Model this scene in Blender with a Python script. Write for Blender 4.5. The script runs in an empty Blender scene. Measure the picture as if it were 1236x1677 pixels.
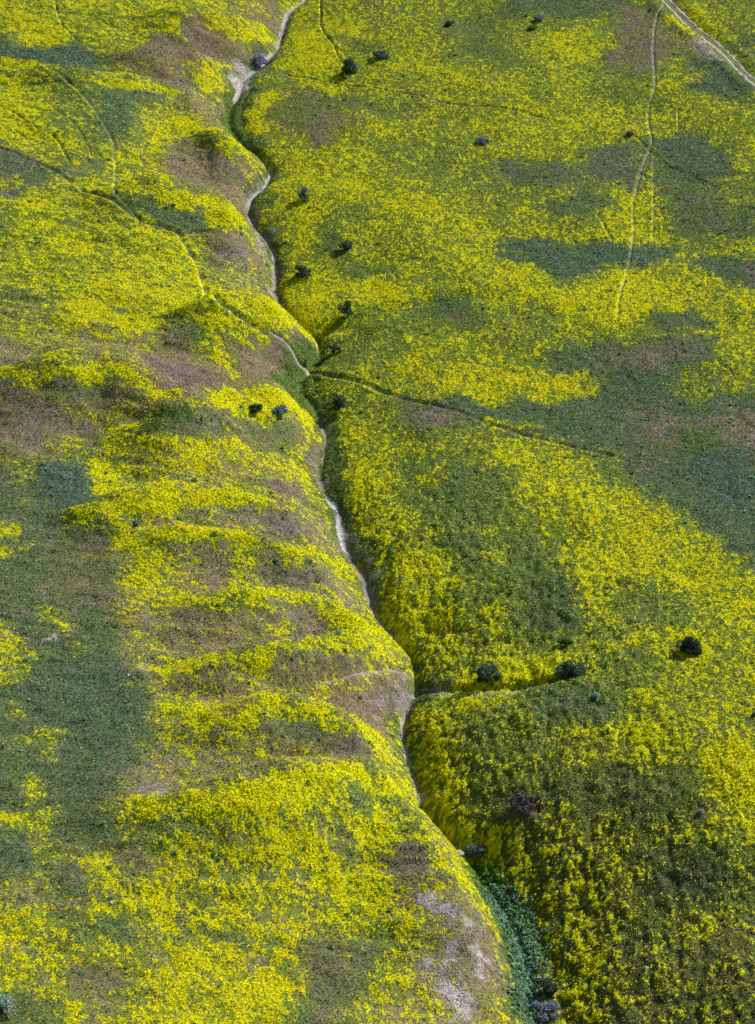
import bpy, math, random
import numpy as np
from mathutils import Vector
R = math.radians
rng = np.random.default_rng(7)
random.seed(7)
scene = bpy.context.scene
col = scene.collection

# ------------------------------------------------------------------ camera, sky, sun, exposure
PITCH, VF, DIST = R(35.0), R(22.0), 523.0          # aerial view, long lens, looking up the valley (+y)
CAM = np.array([0.0, -DIST*math.cos(PITCH), DIST*math.sin(PITCH)])
cd = bpy.data.cameras.new('camera'); co = bpy.data.objects.new('camera', cd); col.objects.link(co)
co.location = CAM; co.rotation_euler = (R(90)-PITCH, 0, 0)
cd.sensor_fit = 'VERTICAL'; cd.sensor_height = 24; cd.lens = 12/math.tan(VF/2)
cd.clip_start = 1; cd.clip_end = 20000
scene.camera = co
scene.view_settings.view_transform = 'Standard'; scene.view_settings.look = 'None'
scene.view_settings.exposure = 0.38; scene.view_settings.gamma = 1
SUN_AZ, SUN_EL = R(52), R(37)                       # azimuth from +y (up the valley) towards +x
w = bpy.data.worlds.new('World'); scene.world = w; w.use_nodes = True
nt = w.node_tree; sky = nt.nodes.new('ShaderNodeTexSky'); sky.sky_type = 'NISHITA'; sky.sun_disc = False
sky.sun_elevation = SUN_EL; sky.sun_rotation = SUN_AZ
bg = nt.nodes['Background']; bg.inputs['Strength'].default_value = 0.085
nt.links.new(sky.outputs['Color'], bg.inputs['Color'])
sl = bpy.data.lights.new('sun', 'SUN'); sl.energy = 4.6; sl.angle = R(0.5); sl.color = (1.0, 0.985, 0.94)
so = bpy.data.objects.new('sun', sl); col.objects.link(so)
sd = Vector((math.sin(SUN_AZ)*math.cos(SUN_EL), math.cos(SUN_AZ)*math.cos(SUN_EL), math.sin(SUN_EL)))
so.rotation_euler = sd.to_track_quat('Z', 'Y').to_euler(); so.location = (120, 100, 120)

# ------------------------------------------------------------------ noise
def _hash(ix, iy, seed):
    h = (ix.astype(np.int64)*374761393 + iy.astype(np.int64)*668265263 + seed*2147483647) & 0xffffffff
    h = ((h ^ (h >> 13))*1274126177) & 0xffffffff
    h = h ^ (h >> 16)
    return (h & 0xffff)/65535.0
def vn(x, y, s, seed=0):
    """smooth value noise in 0..1, cell size s metres"""
    x = np.asarray(x)/s; y = np.asarray(y)/s
    ix = np.floor(x); iy = np.floor(y); fx = x-ix; fy = y-iy
    fx = fx*fx*(3-2*fx); fy = fy*fy*(3-2*fy)
    a = _hash(ix, iy, seed); b = _hash(ix+1, iy, seed); c = _hash(ix, iy+1, seed); d = _hash(ix+1, iy+1, seed)
    return (a*(1-fx)+b*fx)*(1-fy) + (c*(1-fx)+d*fx)*fy
def fbm(x, y, s, seed=0, o=4):
    t = 0; a = 1; n = 0
    for k in range(o):
        # rotate each octave a little so that the lattice never shows
        c, q = math.cos(.7*k+.3), math.sin(.7*k+.3)
        t = t + a*vn(x*c-y*q+13.7*k, x*q+y*c-7.1*k, s/2.03**k, seed+k*17); n += a; a *= .55
    return t/n
def sstep(a, b, x):
    t = np.clip((x-a)/(b-a), 0, 1); return t*t*(3-2*t)

# ------------------------------------------------------------------ surveyed points: image point -> place on the land
W0, H0 = 1236.0, 1677.0
TH = math.tan(VF/2)
def ray(px, py):
    u = (px-W0/2)/(H0/2)*TH; v = -(py-H0/2)/(H0/2)*TH
    f = np.array([0, math.cos(PITCH), -math.sin(PITCH)]); up = np.array([0, math.sin(PITCH), math.cos(PITCH)])
    d = f + up*v + np.array([1., 0, 0])*u
    return d/np.linalg.norm(d)
def on_land(px, py, hf):
    d = ray(px, py); t = (0-CAM[2])/d[2]
    t -= 60/-d[2]
    z0 = None
    for _ in range(400):                            # march, then bisect
        p = CAM+d*t
        g = p[2]-float(hf(np.array([p[0]]), np.array([p[1]]))[0])
        if g < 0: break
        t += max(.25, g*.6)
    lo, hi = t-max(.5, 3), t
    for _ in range(18):
        m = (lo+hi)/2; p = CAM+d*m
        if p[2] > float(hf(np.array([p[0]]), np.array([p[1]]))[0]): lo = m
        else: hi = m
    p = CAM+d*hi
    return p
def flat(px, py):
    d = ray(px, py); t = -CAM[2]/d[2]; p = CAM+d*t; return p

# creek centre line
CREEK = [(505,-30),(500,0),(472,18),(463,45),(455,75),(428,105),(398,128),(390,150),(376,180),(374,205),(398,238),(432,262),(444,284),(432,306),(410,322),(404,345),(415,368),(436,390),(448,412),(450,440),(450,470),(460,505),(490,535),(522,556),(524,578),(512,598),(492,616),(494,640),(512,662),(526,690),(532,715),(528,745),(522,775),(532,808),(552,832),(556,860),(562,890),(575,915),(594,940),(604,972),(612,1000),(630,1022),(650,1045),(672,1068),(680,1092),(680,1118),(672,1142),(660,1170),(657,1198),(664,1226),(672,1256),(684,1288),(690,1318),(708,1346),(730,1372),(758,1398),(782,1428),(800,1455),(822,1485),(842,1520),(856,1556),(866,1596),(872,1635),(890,1677),(905,1720)]
cp = np.array([flat(*p)[:2] for p in CREEK]); cp = cp[np.argsort(cp[:, 1])]
_yy = np.arange(-400, 1200, .5)
_xx = np.interp(_yy, cp[:, 1], cp[:, 0])
_far = _yy > cp[-1, 1]; _xx[_far] = cp[-1, 0] + 14*np.sin((_yy[_far]-cp[-1, 1])/23.) + .05*(_yy[_far]-cp[-1, 1])
_nr = _yy < cp[0, 1]; _xx[_nr] = cp[0, 0] + 12*np.sin((cp[0, 1]-_yy[_nr])/19.)
def smooth(a, n):
    k = np.hanning(n); k /= k.sum(); return np.convolve(np.pad(a, n//2, 'edge'), k, 'same')[n//2:n//2+len(a)]
_xs = smooth(_xx, 7); _xl = smooth(_xx, 61)
def creek_x(y): return np.interp(y, _yy, _xs)
def creek_l(y): return np.interp(y, _yy, _xl)

# width of the wash floor right / left of the centre line, by place along the valley
_ft = sorted([(flat(0, py)[1], r_, l_) for py, r_, l_ in [(0,.3,.3),(100,1.2,.6),(160,3,1),(215,3,1),(260,.3,.3),(450,.5,.4),(560,.4,.4),(620,2.4,2.4),(660,2.2,1.4),(760,2.2,1.2),(820,1.6,1.6),(880,1.2,1.8),(960,.9,1.4),(1030,.6,.8),(1060,.6,.4),(1120,1.2,.8),(1200,.6,.5),(1390,.8,.5),(1440,2.0,1.2),(1520,3.4,1.8),(1600,4.2,1.8),(1680,4.0,1.6)]])
_fy = np.array([t[0] for t in _ft]); _fr = np.array([t[1] for t in _ft]); _fl = np.array([t[2] for t in _ft])
def base_h(x, y):
    d = x-creek_x(y); dl = x-creek_l(y)
    rag = (fbm(x*.3, y, 3.2, 401, 3)-.5)*3.4*np.exp(-(d/7)**2); d = np.where(np.abs(d) > .45, d+rag*sstep(.3, 2.5, np.abs(d)), d)
    near = sstep(40, -90, y)                         # 1 towards the viewer
    fr, fl_ = np.interp(y, _fy, _fr), np.interp(y, _fy, _fl)
    ul = np.maximum(-d-fl_, 0)
    hl = 9.5*(1-np.exp(-ul/19))*sstep(-3, 5, ul) + .075*np.minimum(ul, 400) + .3*(1-np.exp(-ul/.9))
    ur = np.where(d > 0, np.maximum(.75*d+.25*dl, 0), 0); ur = np.maximum(ur-fr, 0)
    a = 3.2+8.0*near
    hr = a*(1-np.exp(-ur/(12+11*near))) + (.045+.02*near)*np.minimum(ur, 400) + .4*(1-np.exp(-ur/1.1))
    return np.where(d < 0, hl, hr)

def cat(q, n=8):
    """smooth a polyline (Catmull-Rom)"""
    q = np.asarray(q); P = np.vstack([2*q[0]-q[1], q, 2*q[-1]-q[-2]]); out = []
    for i in range(1, len(P)-2):
        for k in range(n):
            t = k/n; a, b, c, d = P[i-1], P[i], P[i+1], P[i+2]
            out.append(.5*((2*b)+(-a+c)*t+(2*a-5*b+4*c-d)*t*t+(-a+3*b-3*c+d)*t**3))
    out.append(P[-2]); return np.array(out)

# spur crests on the left side: (points, height, sigma towards viewer, sigma away)
CRESTS = [
 ([(-60,600),(60,612),(160,606),(215,622),(300,655)], 3.6, 11, 4.0),
 ([(170,735),(225,705),(300,675),(390,652),(460,655),(500,685)], 3.4, 12, 4.0),
 ([(60,845),(180,825),(310,812),(420,818),(500,845)], 2.6, 8, 3.2),
 ([(140,905),(250,884),(350,884),(450,904),(540,945)], 2.3, 7, 3.0),
 ([(250,990),(420,983),(480,978),(550,1000),(600,1030)], 1.8, 6, 2.8),
 ([(260,1095),(412,1074),(520,1064),(610,1064),(670,1095)], 2.8, 7.5, 3.0),
 ([(260,1150),(380,1175),(440,1162),(540,1182),(640,1225)], 3.2, 8.5, 3.4),
 ([(120,1330),(240,1318),(400,1305),(560,1286),(650,1292),(700,1330),(760,1420),(800,1500)], 4.2, 13, 4.6),
 ([(-60,100),(60,100),(150,132),(280,148),(330,172),(372,215)], 2.4, 10, 3.4),
 ([(120,318),(200,318),(300,322),(375,342),(415,385)], 3.0, 10, 3.8),
 ([(300,222),(350,228),(400,250),(428,272)], 2.4, 7, 3.0),
 ([(250,520),(330,508),(420,505),(480,525),(518,556)], 2.6, 9, 3.4),
 ([(150,90),(240,92),(330,104),(400,120)], 2.0, 7, 3.0),
 ([(200,30),(280,28),(360,35),(440,55)], 2.0, 8, 3.0),
]
crests = []
for pts, a, sn, sf in CRESTS:
    q = cat(np.array([on_land(px, py, lambda x, y: base_h(x, y)+a*.8)[:2] for px, py in pts]), 4); crests.append((q, a, sn, sf))
# incised side gullies: (points, depth, width)
GUL = [([(690,1128),(740,1130),(790,1127),(850,1125),(890,1118),(930,1108),(970,1098),(1010,1098)], 1.15, 1.5),
       ([(690,1325),(712,1352),(735,1376),(760,1398),(775,1412)], 1.5, 1.5),
       ([(325,660),(290,675),(228,705),(215,730)], 1.6, 2.6),
       ([(508,540),(560,536),(600,520),(660,506),(760,490),(880,500)], .6, 2.2),
       ([(500,606),(540,588),(580,560),(620,530)], .5, 2.5)]
gul = [(np.array([on_land(px, py, base_h)[:2] for px, py in pts]), a, s) for pts, a, s in GUL]

def pdist(x, y, q):
    """distance to polyline, plus signed 'dy' (positive beyond the line) and parameter 0..1"""
    best = np.full(x.shape, 1e9); sg = np.zeros(x.shape); tt = np.zeros(x.shape)
    L = np.concatenate([[0], np.cumsum(np.hypot(*(q[1:]-q[:-1]).T))])
    for i in range(len(q)-1):
        a, b = q[i], q[i+1]; ab = b-a; l2 = max(ab@ab, 1e-9)
        t = np.clip(((x-a[0])*ab[0]+(y-a[1])*ab[1])/l2, 0, 1)
        dx = x-a[0]-t*ab[0]; dy = y-a[1]-t*ab[1]; d = np.hypot(dx, dy)
        m = d < best; best = np.where(m, d, best); sg = np.where(m, (ab[0]*dy-ab[1]*dx)/math.sqrt(l2), sg)
        tt = np.where(m, (L[i]+t*(L[i+1]-L[i]))/L[-1], tt)
    return best, sg, tt

# ---- evaluate relief once on a lattice, then look it up
GX = np.arange(-150, 150.01, .33); GY = np.arange(-200, 300.01, .45)
def blur(a, n):
    k = np.hanning(2*n+3)[1:-1]; k /= k.sum()
    a = np.apply_along_axis(lambda r: np.convolve(np.pad(r, n, 'edge'), k, 'valid'), 0, a)
    return np.apply_along_axis(lambda r: np.convolve(np.pad(r, n, 'edge'), k, 'valid'), 1, a)
def ridges(x, y):
    r = np.zeros(x.shape)
    for q, a, sn, sf in crests:
        lo = q.min(0)-45; hi = q.max(0)+45
        m = (x > lo[0]) & (x < hi[0]) & (y > lo[1]) & (y < hi[1])
        if not m.any(): continue
        d, sg, t = pdist(x[m], y[m], q)
        mix_ = sstep(-.7, .7, sg/np.maximum(d, .3)); s = sn*.8*(1-mix_)+sf*.85*mix_
        b = 2.7*a*np.exp(-(d/s)**2*.5)*(1-.25*t)*sstep(-.05, .45, t)
        r[m] = np.maximum(r[m], b)+.25*np.minimum(r[m], b)
    return r
def bil(A, gx, gy, x, y):
    fx = np.clip((x-gx[0])/(gx[1]-gx[0]), 0, len(gx)-1.001); fy = np.clip((y-gy[0])/(gy[1]-gy[0]), 0, len(gy)-1.001)
    i = fx.astype(int); j = fy.astype(int); u = fx-i; v = fy-j
    return (A[j, i]*(1-u)+A[j, i+1]*u)*(1-v)+(A[j+1, i]*(1-u)+A[j+1, i+1]*u)*v
RX = np.arange(-220, 221, .8); RY = np.arange(-280, 381, .8); _rx, _ry = np.meshgrid(RX, RY)
RG = blur(ridges(_rx, _ry), 2)
def raw_h(x, y):
    h = base_h(x, y)
    r = bil(RG, RX, RY, x, y)
    dl = x-creek_x(y)
    r *= .15+.85*sstep(-1, -11, dl); r[dl > -.6] = 0
    # rills running down the left flanks to the wash
    lf = sstep(-2, -12, dl)*sstep(-120, -60, dl)
    r = r+lf*(fbm(x*.35+y*.1, y, 5.0, 451, 3)-.5)*1.6+lf*(fbm(x*.4, y, 2.2, 452, 2)-.5)*.5
    h = h+r
    for q, a, s in gul:
        lo = q.min(0)-15; hi = q.max(0)+15
        m = (x > lo[0]) & (x < hi[0]) & (y > lo[1]) & (y < hi[1])
        if m.any():
            d, sg, t = pdist(x[m], y[m], q); h[m] -= a*np.exp(-(d/s)**2)*sstep(1.0, .75, t)
    far = sstep(2, 14, np.abs(dl))
    h = h + far*((fbm(x, y, 38, 3, 3)-.5)*3.2 + (fbm(x, y, 9, 5, 3)-.5)*.9)
    rr = np.hypot(x, y-40)
    h = h + sstep(350, 3000, rr)*(fbm(x, y, 900, 9, 4)-.25)*420
    # stepped cattle terraces on the shaded right bank, and small hummocks everywhere
    near = sstep(70, -60, y)
    rb = sstep(1, 5, dl)*sstep(70, 25, dl)*near
    wob = dl+3.0*(fbm(x, y, 6, 21, 3)-.5)*2
    h = h + rb*.05*np.sin(wob*2*math.pi/2.3)*sstep(.35, .65, fbm(x, y, 5, 31, 2))
    h = h + (fbm(x, y, 1.7, 11, 3)-.5)*.42*(.35+.65*far) + rb*((fbm(x, y, 1.5, 12, 3)-.5)*.55+(fbm(x*.8, y*.3, 1.6, 13, 3)-.5)*.75+(fbm(x, y*.6, .95, 95, 2)-.5)*-.8+(fbm(x, y*.6, 9, 14, 2)-.5)*1.8)
    # channel
    h = h - .9*np.exp(-(dl/1.1)**2) 
    return h
XX, YY = np.meshgrid(GX, GY)
HG = raw_h(XX.ravel(), YY.ravel()).reshape(XX.shape)
def H(x, y): return bil(HG, GX, GY, np.asarray(x, float), np.asarray(y, float))
def at(px, py): return on_land(px, py, H)
def line(pts): return np.array([at(*p)[:2] for p in pts])
def mpp(py):   # metres per image pixel near this row
    p = at(618, py); return np.linalg.norm(p-CAM)*TH/(H0/2)
# trails are worn into the ground: (points, width m, depth m, paleness)
TRAILS = [
 ([(-20,236),(0,243),(40,258),(80,275),(115,297),(150,315),(200,338),(230,360),(270,373),(292,383),(308,410),(325,440),(350,480),(380,508),(412,530),(440,548),(465,560),(480,580),(490,600),(505,611),(540,615),(590,625),(640,645),(680,657),(730,668),(770,680),(800,693),(860,713),(920,727),(1000,745)], .58, .34, .15),
 ([(995,744),(1070,768),(1160,797),(1260,835)], .34, .18, .0),
 ([(88,-10),(92,10),(100,35),(115,55),(135,75)], .35, .25, .0),
 ([(60,105),(110,130),(140,160),(165,195),(183,225),(188,250),(190,290),(188,312),(212,338),(230,358)], .36, .26, .1),
 ([(0,172),(60,208),(90,225),(105,248),(117,270)], .35, .3, .0),
 ([(80,175),(120,200),(140,230),(150,255)], .3, .22, .0),
 ([(1087,5),(1075,30),(1070,60),(1070,100),(1072,140),(1062,178),(1062,205),(1067,232),(1055,262),(1045,295),(1038,325),(1036,350),(1038,375),(1034,400),(1028,440),(1016,480),(1010,522)], .36, .25, .6),
 ([(1030,215),(1062,245),(1095,272),(1130,287),(1180,310)], .3, .24, .0),
 ([(525,-10),(525,20),(527,45),(545,70),(556,95),(566,108)], .4, .32, .05),
 ([(462,119),(500,127),(540,135),(620,145),(700,160),(760,172),(824,176),(870,188),(930,202)], .35, .26, .3),
 ([(1111,175),(1111,215)], .3, .2, .1),
 ([(1070,262),(1070,330),(1070,400)], .25, .15, .3),
 ([(978,350),(990,370),(1004,394)], .35, .25, .2),
 ([(520,1121),(545,1115),(570,1108),(600,1102),(635,1098),(668,1106)], .42, .15, .62),
 ([(690,1128),(740,1131),(790,1129),(850,1126),(890,1119),(925,1110)], .5, .3, .5),
]
trails = []
for pts, wd, dp, pl in TRAILS:
    q = cat(line(pts), 6); trails.append((q, wd, dp, pl))
ROAD = [(1070,-30),(1092,0),(1130,38),(1165,66),(1200,98),(1236,132),(1290,180)]
road_q = cat(line(ROAD), 8)
def carve(q, wd, dp, bank=0):
    lo = q.min(0)-4; hi = q.max(0)+4
    m = (XX > lo[0]) & (XX < hi[0]) & (YY > lo[1]) & (YY < hi[1])
    jy, jx = np.where(m); x, y = XX[m], YY[m]
    d = np.full(x.shape, 1e9)
    for i in range(0, len(q)-1, 6):
        s = q[i:i+7]
        if len(s) < 2: continue
        l2, h2 = s.min(0)-4, s.max(0)+4
        k = (x > l2[0]) & (x < h2[0]) & (y > l2[1]) & (y < h2[1])
        if k.any(): d[k] = np.minimum(d[k], pdist(x[k], y[k], s)[0])
    HG[m] -= dp*np.exp(-(d/wd)**2) - bank*np.exp(-((d-wd*2.1)/(wd*.8))**2)
for q, wd, dp, pl in trails: carve(q, wd*.95, dp*1.35, dp*.35)
carve(road_q, 1.9, .5, .45)

# ------------------------------------------------------------------ land cover map (1 m cells on the land)
CX = np.arange(-150, 150.1, 1.0); CY = np.arange(-200, 300.1, 1.0)
CXX, CYY = np.meshgrid(CX, CY)
F = {k: np.zeros(CXX.shape) for k in 'YBTPG'}    # yellow bloom, bare dry brown, teal herbs, pale soil, lush green
dcr = CXX-creek_x(CYY)
F['Y'][:] = .5+.16*(fbm(CXX, CYY, 30, 51, 4)-.5)*2
F['B'][:] = np.where(dcr < 0, .45, .15); F['T'][:] = .12; 
def inside(x, y, q):
    c = np.zeros(x.shape, bool); j = len(q)-1
    for i in range(len(q)):
        xi, yi = q[i]; xj, yj = q[j]
        k = ((yi > y) != (yj > y)) & (x < (xj-xi)*(y-yi)/((yj-yi) if yj != yi else 1e-9)+xi)
        c ^= k; j = i
    return c
def put(m, al, kw):
    for k, v in kw.items(): F[k][m] = F[k][m]*(1-al)+v*al
def area(pts, soft=3.0, **kw):
    q = line(pts); lo = q.min(0)-soft*2; hi = q.max(0)+soft*2
    m = (CXX > lo[0]) & (CXX < hi[0]) & (CYY > lo[1]) & (CYY < hi[1])
    x, y = CXX[m], CYY[m]; d, _, _ = pdist(x, y, np.vstack([q, q[:1]])); d = np.where(inside(x, y, q), -d, d)
    put(m, sstep(soft, -soft, d), kw)
def band(pts, width, **kw):
    q = cat(line(pts), 5); lo = q.min(0)-width*2.5; hi = q.max(0)+width*2.5
    m = (CXX > lo[0]) & (CXX < hi[0]) & (CYY > lo[1]) & (CYY < hi[1])
    d, _, t = pdist(CXX[m], CYY[m], q)
    put(m, sstep(width*1.5, width*.5, d)*sstep(0, .06, t)*sstep(1, .94, t), kw)
# -- upper left
area([(-40,-40),(340,-40),(300,40),(240,68),(160,85),(100,50),(-40,60)], 5, Y=.66, B=.2, T=.1)
area([(100,20),(240,0),(250,50),(190,80),(130,70)], 5, Y=.5, B=.1)
area([(248,45),(330,22),(412,-10),(470,-20),(462,40),(452,85),(425,106),(340,110),(260,102),(210,100),(165,106),(166,94),(215,95),(240,72)], 3, Y=.14, B=.95, T=0)
area([(345,60),(412,55),(425,85),(360,95)], 4, Y=.2, B=.8)
band([(248,42),(270,40),(300,44)], 2.5, Y=.85, B=.3)
band([(325,22),(355,28),(385,36),(412,44),(430,40)], 3, Y=.8, B=.4)
area([(330,-10),(412,-10),(440,15),(400,28),(350,20)], 3, Y=.55, B=.6)
area([(270,55),(300,58),(320,80),(285,78)], 2, Y=.5)
area([(-10,55),(30,75),(90,68),(140,78),(162,95),(158,120),(110,114),(60,106),(-10,98)], 2.5, Y=.03, T=.85, B=.1)
area([(30,64),(60,50),(110,50),(112,70),(75,82),(40,78)], 2, Y=.85)
area([(110,110),(155,115),(150,125),(115,122)], 2, Y=.5)
band([(0,98),(20,103),(60,108),(95,112)], 2.5, Y=.9)
area([(-20,105),(60,112),(90,125),(60,150),(90,190),(140,250),(60,235),(-20,228)], 5, Y=.62, T=.25, B=.1)
area([(0,130),(50,140),(70,190),(20,200),(-10,170)], 4, Y=.75)
area([(62,112),(130,128),(190,200),(190,235),(150,240),(100,170)], 4, Y=.34, T=.45, B=.1)
area([(165,108),(250,112),(262,140),(215,142),(170,132)], 3, Y=.45, B=.4)
area([(222,113),(270,112),(315,130),(315,148),(262,146)], 2.5, Y=.1, B=.95)
area([(305,110),(345,106),(382,115),(396,130),(385,148),(345,150),(312,128)], 2.5, Y=.82, B=.5)
area([(150,138),(200,140),(240,142),(280,152),(285,165),(245,172),(235,195),(215,232),(185,225),(165,190),(150,165)], 3, Y=.17, T=.7, B=.1)
area([(205,140),(245,146),(280,152),(270,164),(230,160)], 2.5, Y=.04, T=.9)
band([(150,136),(185,139),(225,142),(260,147),(300,156)], 1.8, Y=.95, B=.2)
area([(225,180),(285,170),(300,200),(290,230),(240,230)], 4, Y=.62, B=.35)
area([(295,160),(345,148),(372,165),(372,212),(335,205),(300,185)], 3, Y=.32, B=.85)
band([(285,200),(310,205),(340,224),(372,240),(400,252),(425,264),(432,272)], 3.2, Y=.92, B=.3)
area([(335,215),(352,224),(345,235),(330,228)], 1.5, Y=.1, G=.5)
area([(250,222),(290,218),(285,240),(255,245)], 2, Y=.95)
area([(275,232),(312,225),(345,238),(400,268),(438,284),(412,318),(400,340),(340,326),(295,312),(270,270)], 3, Y=.2, B=.98, T=0)
area([(300,240),(345,250),(340,275),(305,262)], 3, Y=.4, B=.7)
area([(190,235),(250,230),(270,265),(290,310),(220,318),(190,290)], 4, Y=.6, B=.4)
area([(-20,236),(30,250),(85,280),(60,290),(-20,292)], 2.5, Y=.14, T=.8)
area([(35,280),(60,276),(85,284),(72,298),(38,304)], 1.5, Y=0., T=.6, G=.4)
area([(-10,305),(40,308),(50,318),(20,328),(-10,326)], 1.5, Y=.06, T=.9)
area([(80,270),(108,266),(115,280),(95,286)], 1.5, Y=.1, T=.8)
area([(135,258),(165,262),(168,275),(140,272)], 1.5, Y=.12, T=.7)
area([(120,283),(150,282),(150,295),(125,292)], 1.5, Y=.1, T=.6, B=.4)
area([(120,290),(180,295),(200,310),(160,314),(130,305)], 2, Y=.75, B=.3)
area([(-20,327),(40,325),(100,318),(170,335),(230,365),(290,385),(312,420),(345,480),(300,510),(200,490),(100,490),(-20,480)], 5, Y=.68, T=.18, B=.12)
area([(110,340),(180,345),(200,370),(120,378),(90,360)], 4, Y=.42, T=.5)
area([(-20,330),(15,345),(20,420),(-20,440)], 3, Y=.4, T=.4)
area([(60,400),(200,400),(200,450),(100,450)], 6, Y=.58)
band([(190,314),(220,318),(265,322),(300,324),(340,332),(370,342),(395,362),(415,385),(430,415)], 2.2, Y=.95, B=.25)
area([(178,322),(250,325),(330,340),(352,352),(345,372),(300,378),(262,365),(225,345)], 2, Y=.15, T=.85, B=.1)
area([(340,345),(372,348),(400,372),(412,392),(375,388),(345,372)], 2, Y=.88, B=.3)
area([(322,382),(352,378),(400,395),(425,420),(432,450),(400,450),(350,430),(330,410)], 3, Y=.25, B=.95)
area([(350,430),(420,440),(440,500),(418,500),(370,460)], 3, Y=.45, B=.75)
area([(300,385),(325,385),(335,440),(380,500),(350,500),(320,440)], 2, Y=.75)
area([(-20,470),(60,470),(110,490),(100,515),(30,530),(-20,530)], 5, Y=.35, T=.5)
area([(100,500),(150,488),(190,495),(250,525),(280,545),(220,545),(160,535),(110,528)], 4, Y=.93, B=.3)
area([(200,470),(330,470),(400,520),(330,515),(240,510)], 4, Y=.78, B=.25)
area([(185,505),(205,502),(210,515),(190,520)], 1.5, Y=.2, B=.6)
area([(80,545),(180,540),(250,555),(300,590),(330,650),(305,655),(230,620),(140,595),(90,570)], 5, Y=.45, B=.85, T=0)
area([(-20,555),(40,555),(85,575),(85,600),(40,610),(-20,606)], 3, Y=.3, B=.85)
area([(60,575),(120,580),(165,605),(100,608),(60,600)], 3, Y=.75, B=.3)
area([(228,575),(262,560),(275,590),(310,575),(380,610),(400,600),(440,632),(420,650),(350,654),(300,645),(250,615)], 2.5, Y=.06, B=1, T=0)
area([(262,550),(295,535),(335,533),(340,548),(305,560),(285,580),(265,575)], 2, Y=.2, T=.55, B=.5)
area([(290,560),(320,575),(355,595),(350,608),(310,595)], 2, Y=.35, T=.6)
area([(340,540),(365,545),(375,585),(400,615),(385,625),(362,600),(345,570)], 2, Y=.8, B=.4)
area([(375,560),(430,552),(465,558),(485,585),(494,605),(488,625),(455,648),(410,640),(398,600)], 2.5, Y=.1, B=1, P=.25, T=0)
band([(378,538),(400,542),(418,546)], 1.2, Y=.1, T=.9, G=.5)
band([(330,512),(370,520),(405,532),(440,542)], 2.5, Y=.85, B=.3)
band([(405,500),(440,508),(470,528),(500,546),(520,556)], 3.2, Y=.93, B=.3)
area([(470,545),(500,552),(524,568),(520,590),(503,605),(488,585),(478,565)], 2, Y=.28, B=.9, T=0)
area([(400,330),(440,290),(447,300),(425,325),(418,360),(446,400),(452,440),(450,500),(432,480),(436,430),(420,390),(402,360)], 1.5, Y=.15, B=.8, P=.5)
# -- middle left
area([(-20,618),(60,612),(165,608),(215,630),(180,650),(120,655),(-20,655)], 2.5, Y=.1, T=.75, B=.4)
area([(150,630),(230,640),(300,662),(280,672),(200,690),(150,665)], 3, Y=.3, B=.9, T=0)
area([(-20,650),(120,655),(170,672),(200,700),(170,720),(90,735),(-20,750)], 4, Y=.17, B=.9, T=.15, P=.1)
band([(-20,608),(30,613),(60,616),(110,611),(150,608),(185,612),(215,624),(260,642),(300,657)], 1.8, Y=.93, B=.3)
area([(75,655),(140,668),(170,690),(120,690),(80,675)], 2.5, Y=.5, B=.6)
area([(165,680),(250,680),(225,705),(205,735),(150,735),(165,705)], 2.5, Y=.72, B=.4)
area([(170,735),(215,715),(300,682),(370,655),(440,652),(490,662),(512,700),(520,745),(528,800),(530,835),(440,822),(310,812),(200,825),(170,808)], 3, Y=.7, B=.6, T=.05)
area([(255,700),(300,678),(345,672),(390,690),(412,710),(395,720),(330,715),(290,710)], 2, Y=.12, T=.85)
area([(390,680),(440,690),(480,700),(500,735),(480,745),(430,735),(400,712)], 2.5, Y=.2, T=.5, B=.6)
band([(345,658),(400,654),(450,655),(485,665),(505,690),(512,720)], 3, Y=.92, B=.3)
area([(310,735),(345,728),(360,750),(330,770),(300,760)], 2, Y=.97)
area([(290,770),(400,755),(480,785),(520,820),(440,812),(320,806)], 3, Y=.47, B=.7)
area([(430,790),(480,795),(505,820),(460,815)], 2, Y=.1, T=.4, B=.8)
area([(205,750),(240,745),(240,790),(215,800)], 3, Y=.45, T=.4)
band([(305,668),(290,676),(262,688),(230,703),(216,722)], 1.4, Y=.15, G=.9, B=0)
area([(55,752),(115,742),(140,745),(165,765),(170,820),(120,835),(60,835),(40,800)], 3.5, Y=.08, T=1, B=.1)
area([(85,715),(135,720),(150,745),(110,750),(85,740)], 2, Y=.55)
band([(160,735),(168,775),(172,815)], 2, Y=.85)
band([(-10,760),(30,760),(65,763)], 1.6, Y=.85)
area([(15,765),(50,763),(35,810),(5,800)], 2, Y=.5)
band([(5,832),(35,825),(60,820)], 1.6, Y=.85)
area([(-30,750),(55,750),(45,800),(60,838),(150,835),(185,850),(190,930),(200,990),(195,1060),(235,1110),(245,1170),(245,1240),(200,1290),(185,1340),(110,1400),(-30,1420)], 5, Y=.07, T=.5, B=.36, G=0)
area([(60,1090),(200,1080),(235,1150),(220,1240),(140,1230),(60,1180)], 6, Y=.02, T=.65, B=.2)
area([(60,880),(180,870),(190,990),(80,980)], 6, Y=.03, T=.35, B=.6)
area([(10,760),(60,758),(60,790),(30,800)], 2, Y=.4)
area([(-20,860),(25,862),(35,875),(10,885),(-20,880)], 1.5, Y=.85)
area([(-20,898),(12,900),(14,912),(-20,918)], 1.5, Y=.8)
area([(30,890),(55,885),(55,900),(32,902)], 1.5, Y=.6)
area([(95,845),(140,842),(150,862),(125,868),(100,860)], 2, Y=.75)
area([(68,1005),(120,1002),(125,1030),(110,1042),(92,1030),(72,1015)], 2, Y=.62, P=.1)
area([(-20,1010),(8,1018),(35,1045),(60,1070),(82,1070),(40,1085),(45,1120),(30,1125),(-20,1110)], 2, Y=.6, P=.35)
area([(105,1062),(135,1065),(132,1075),(108,1070)], 1.2, Y=.7)
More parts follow.
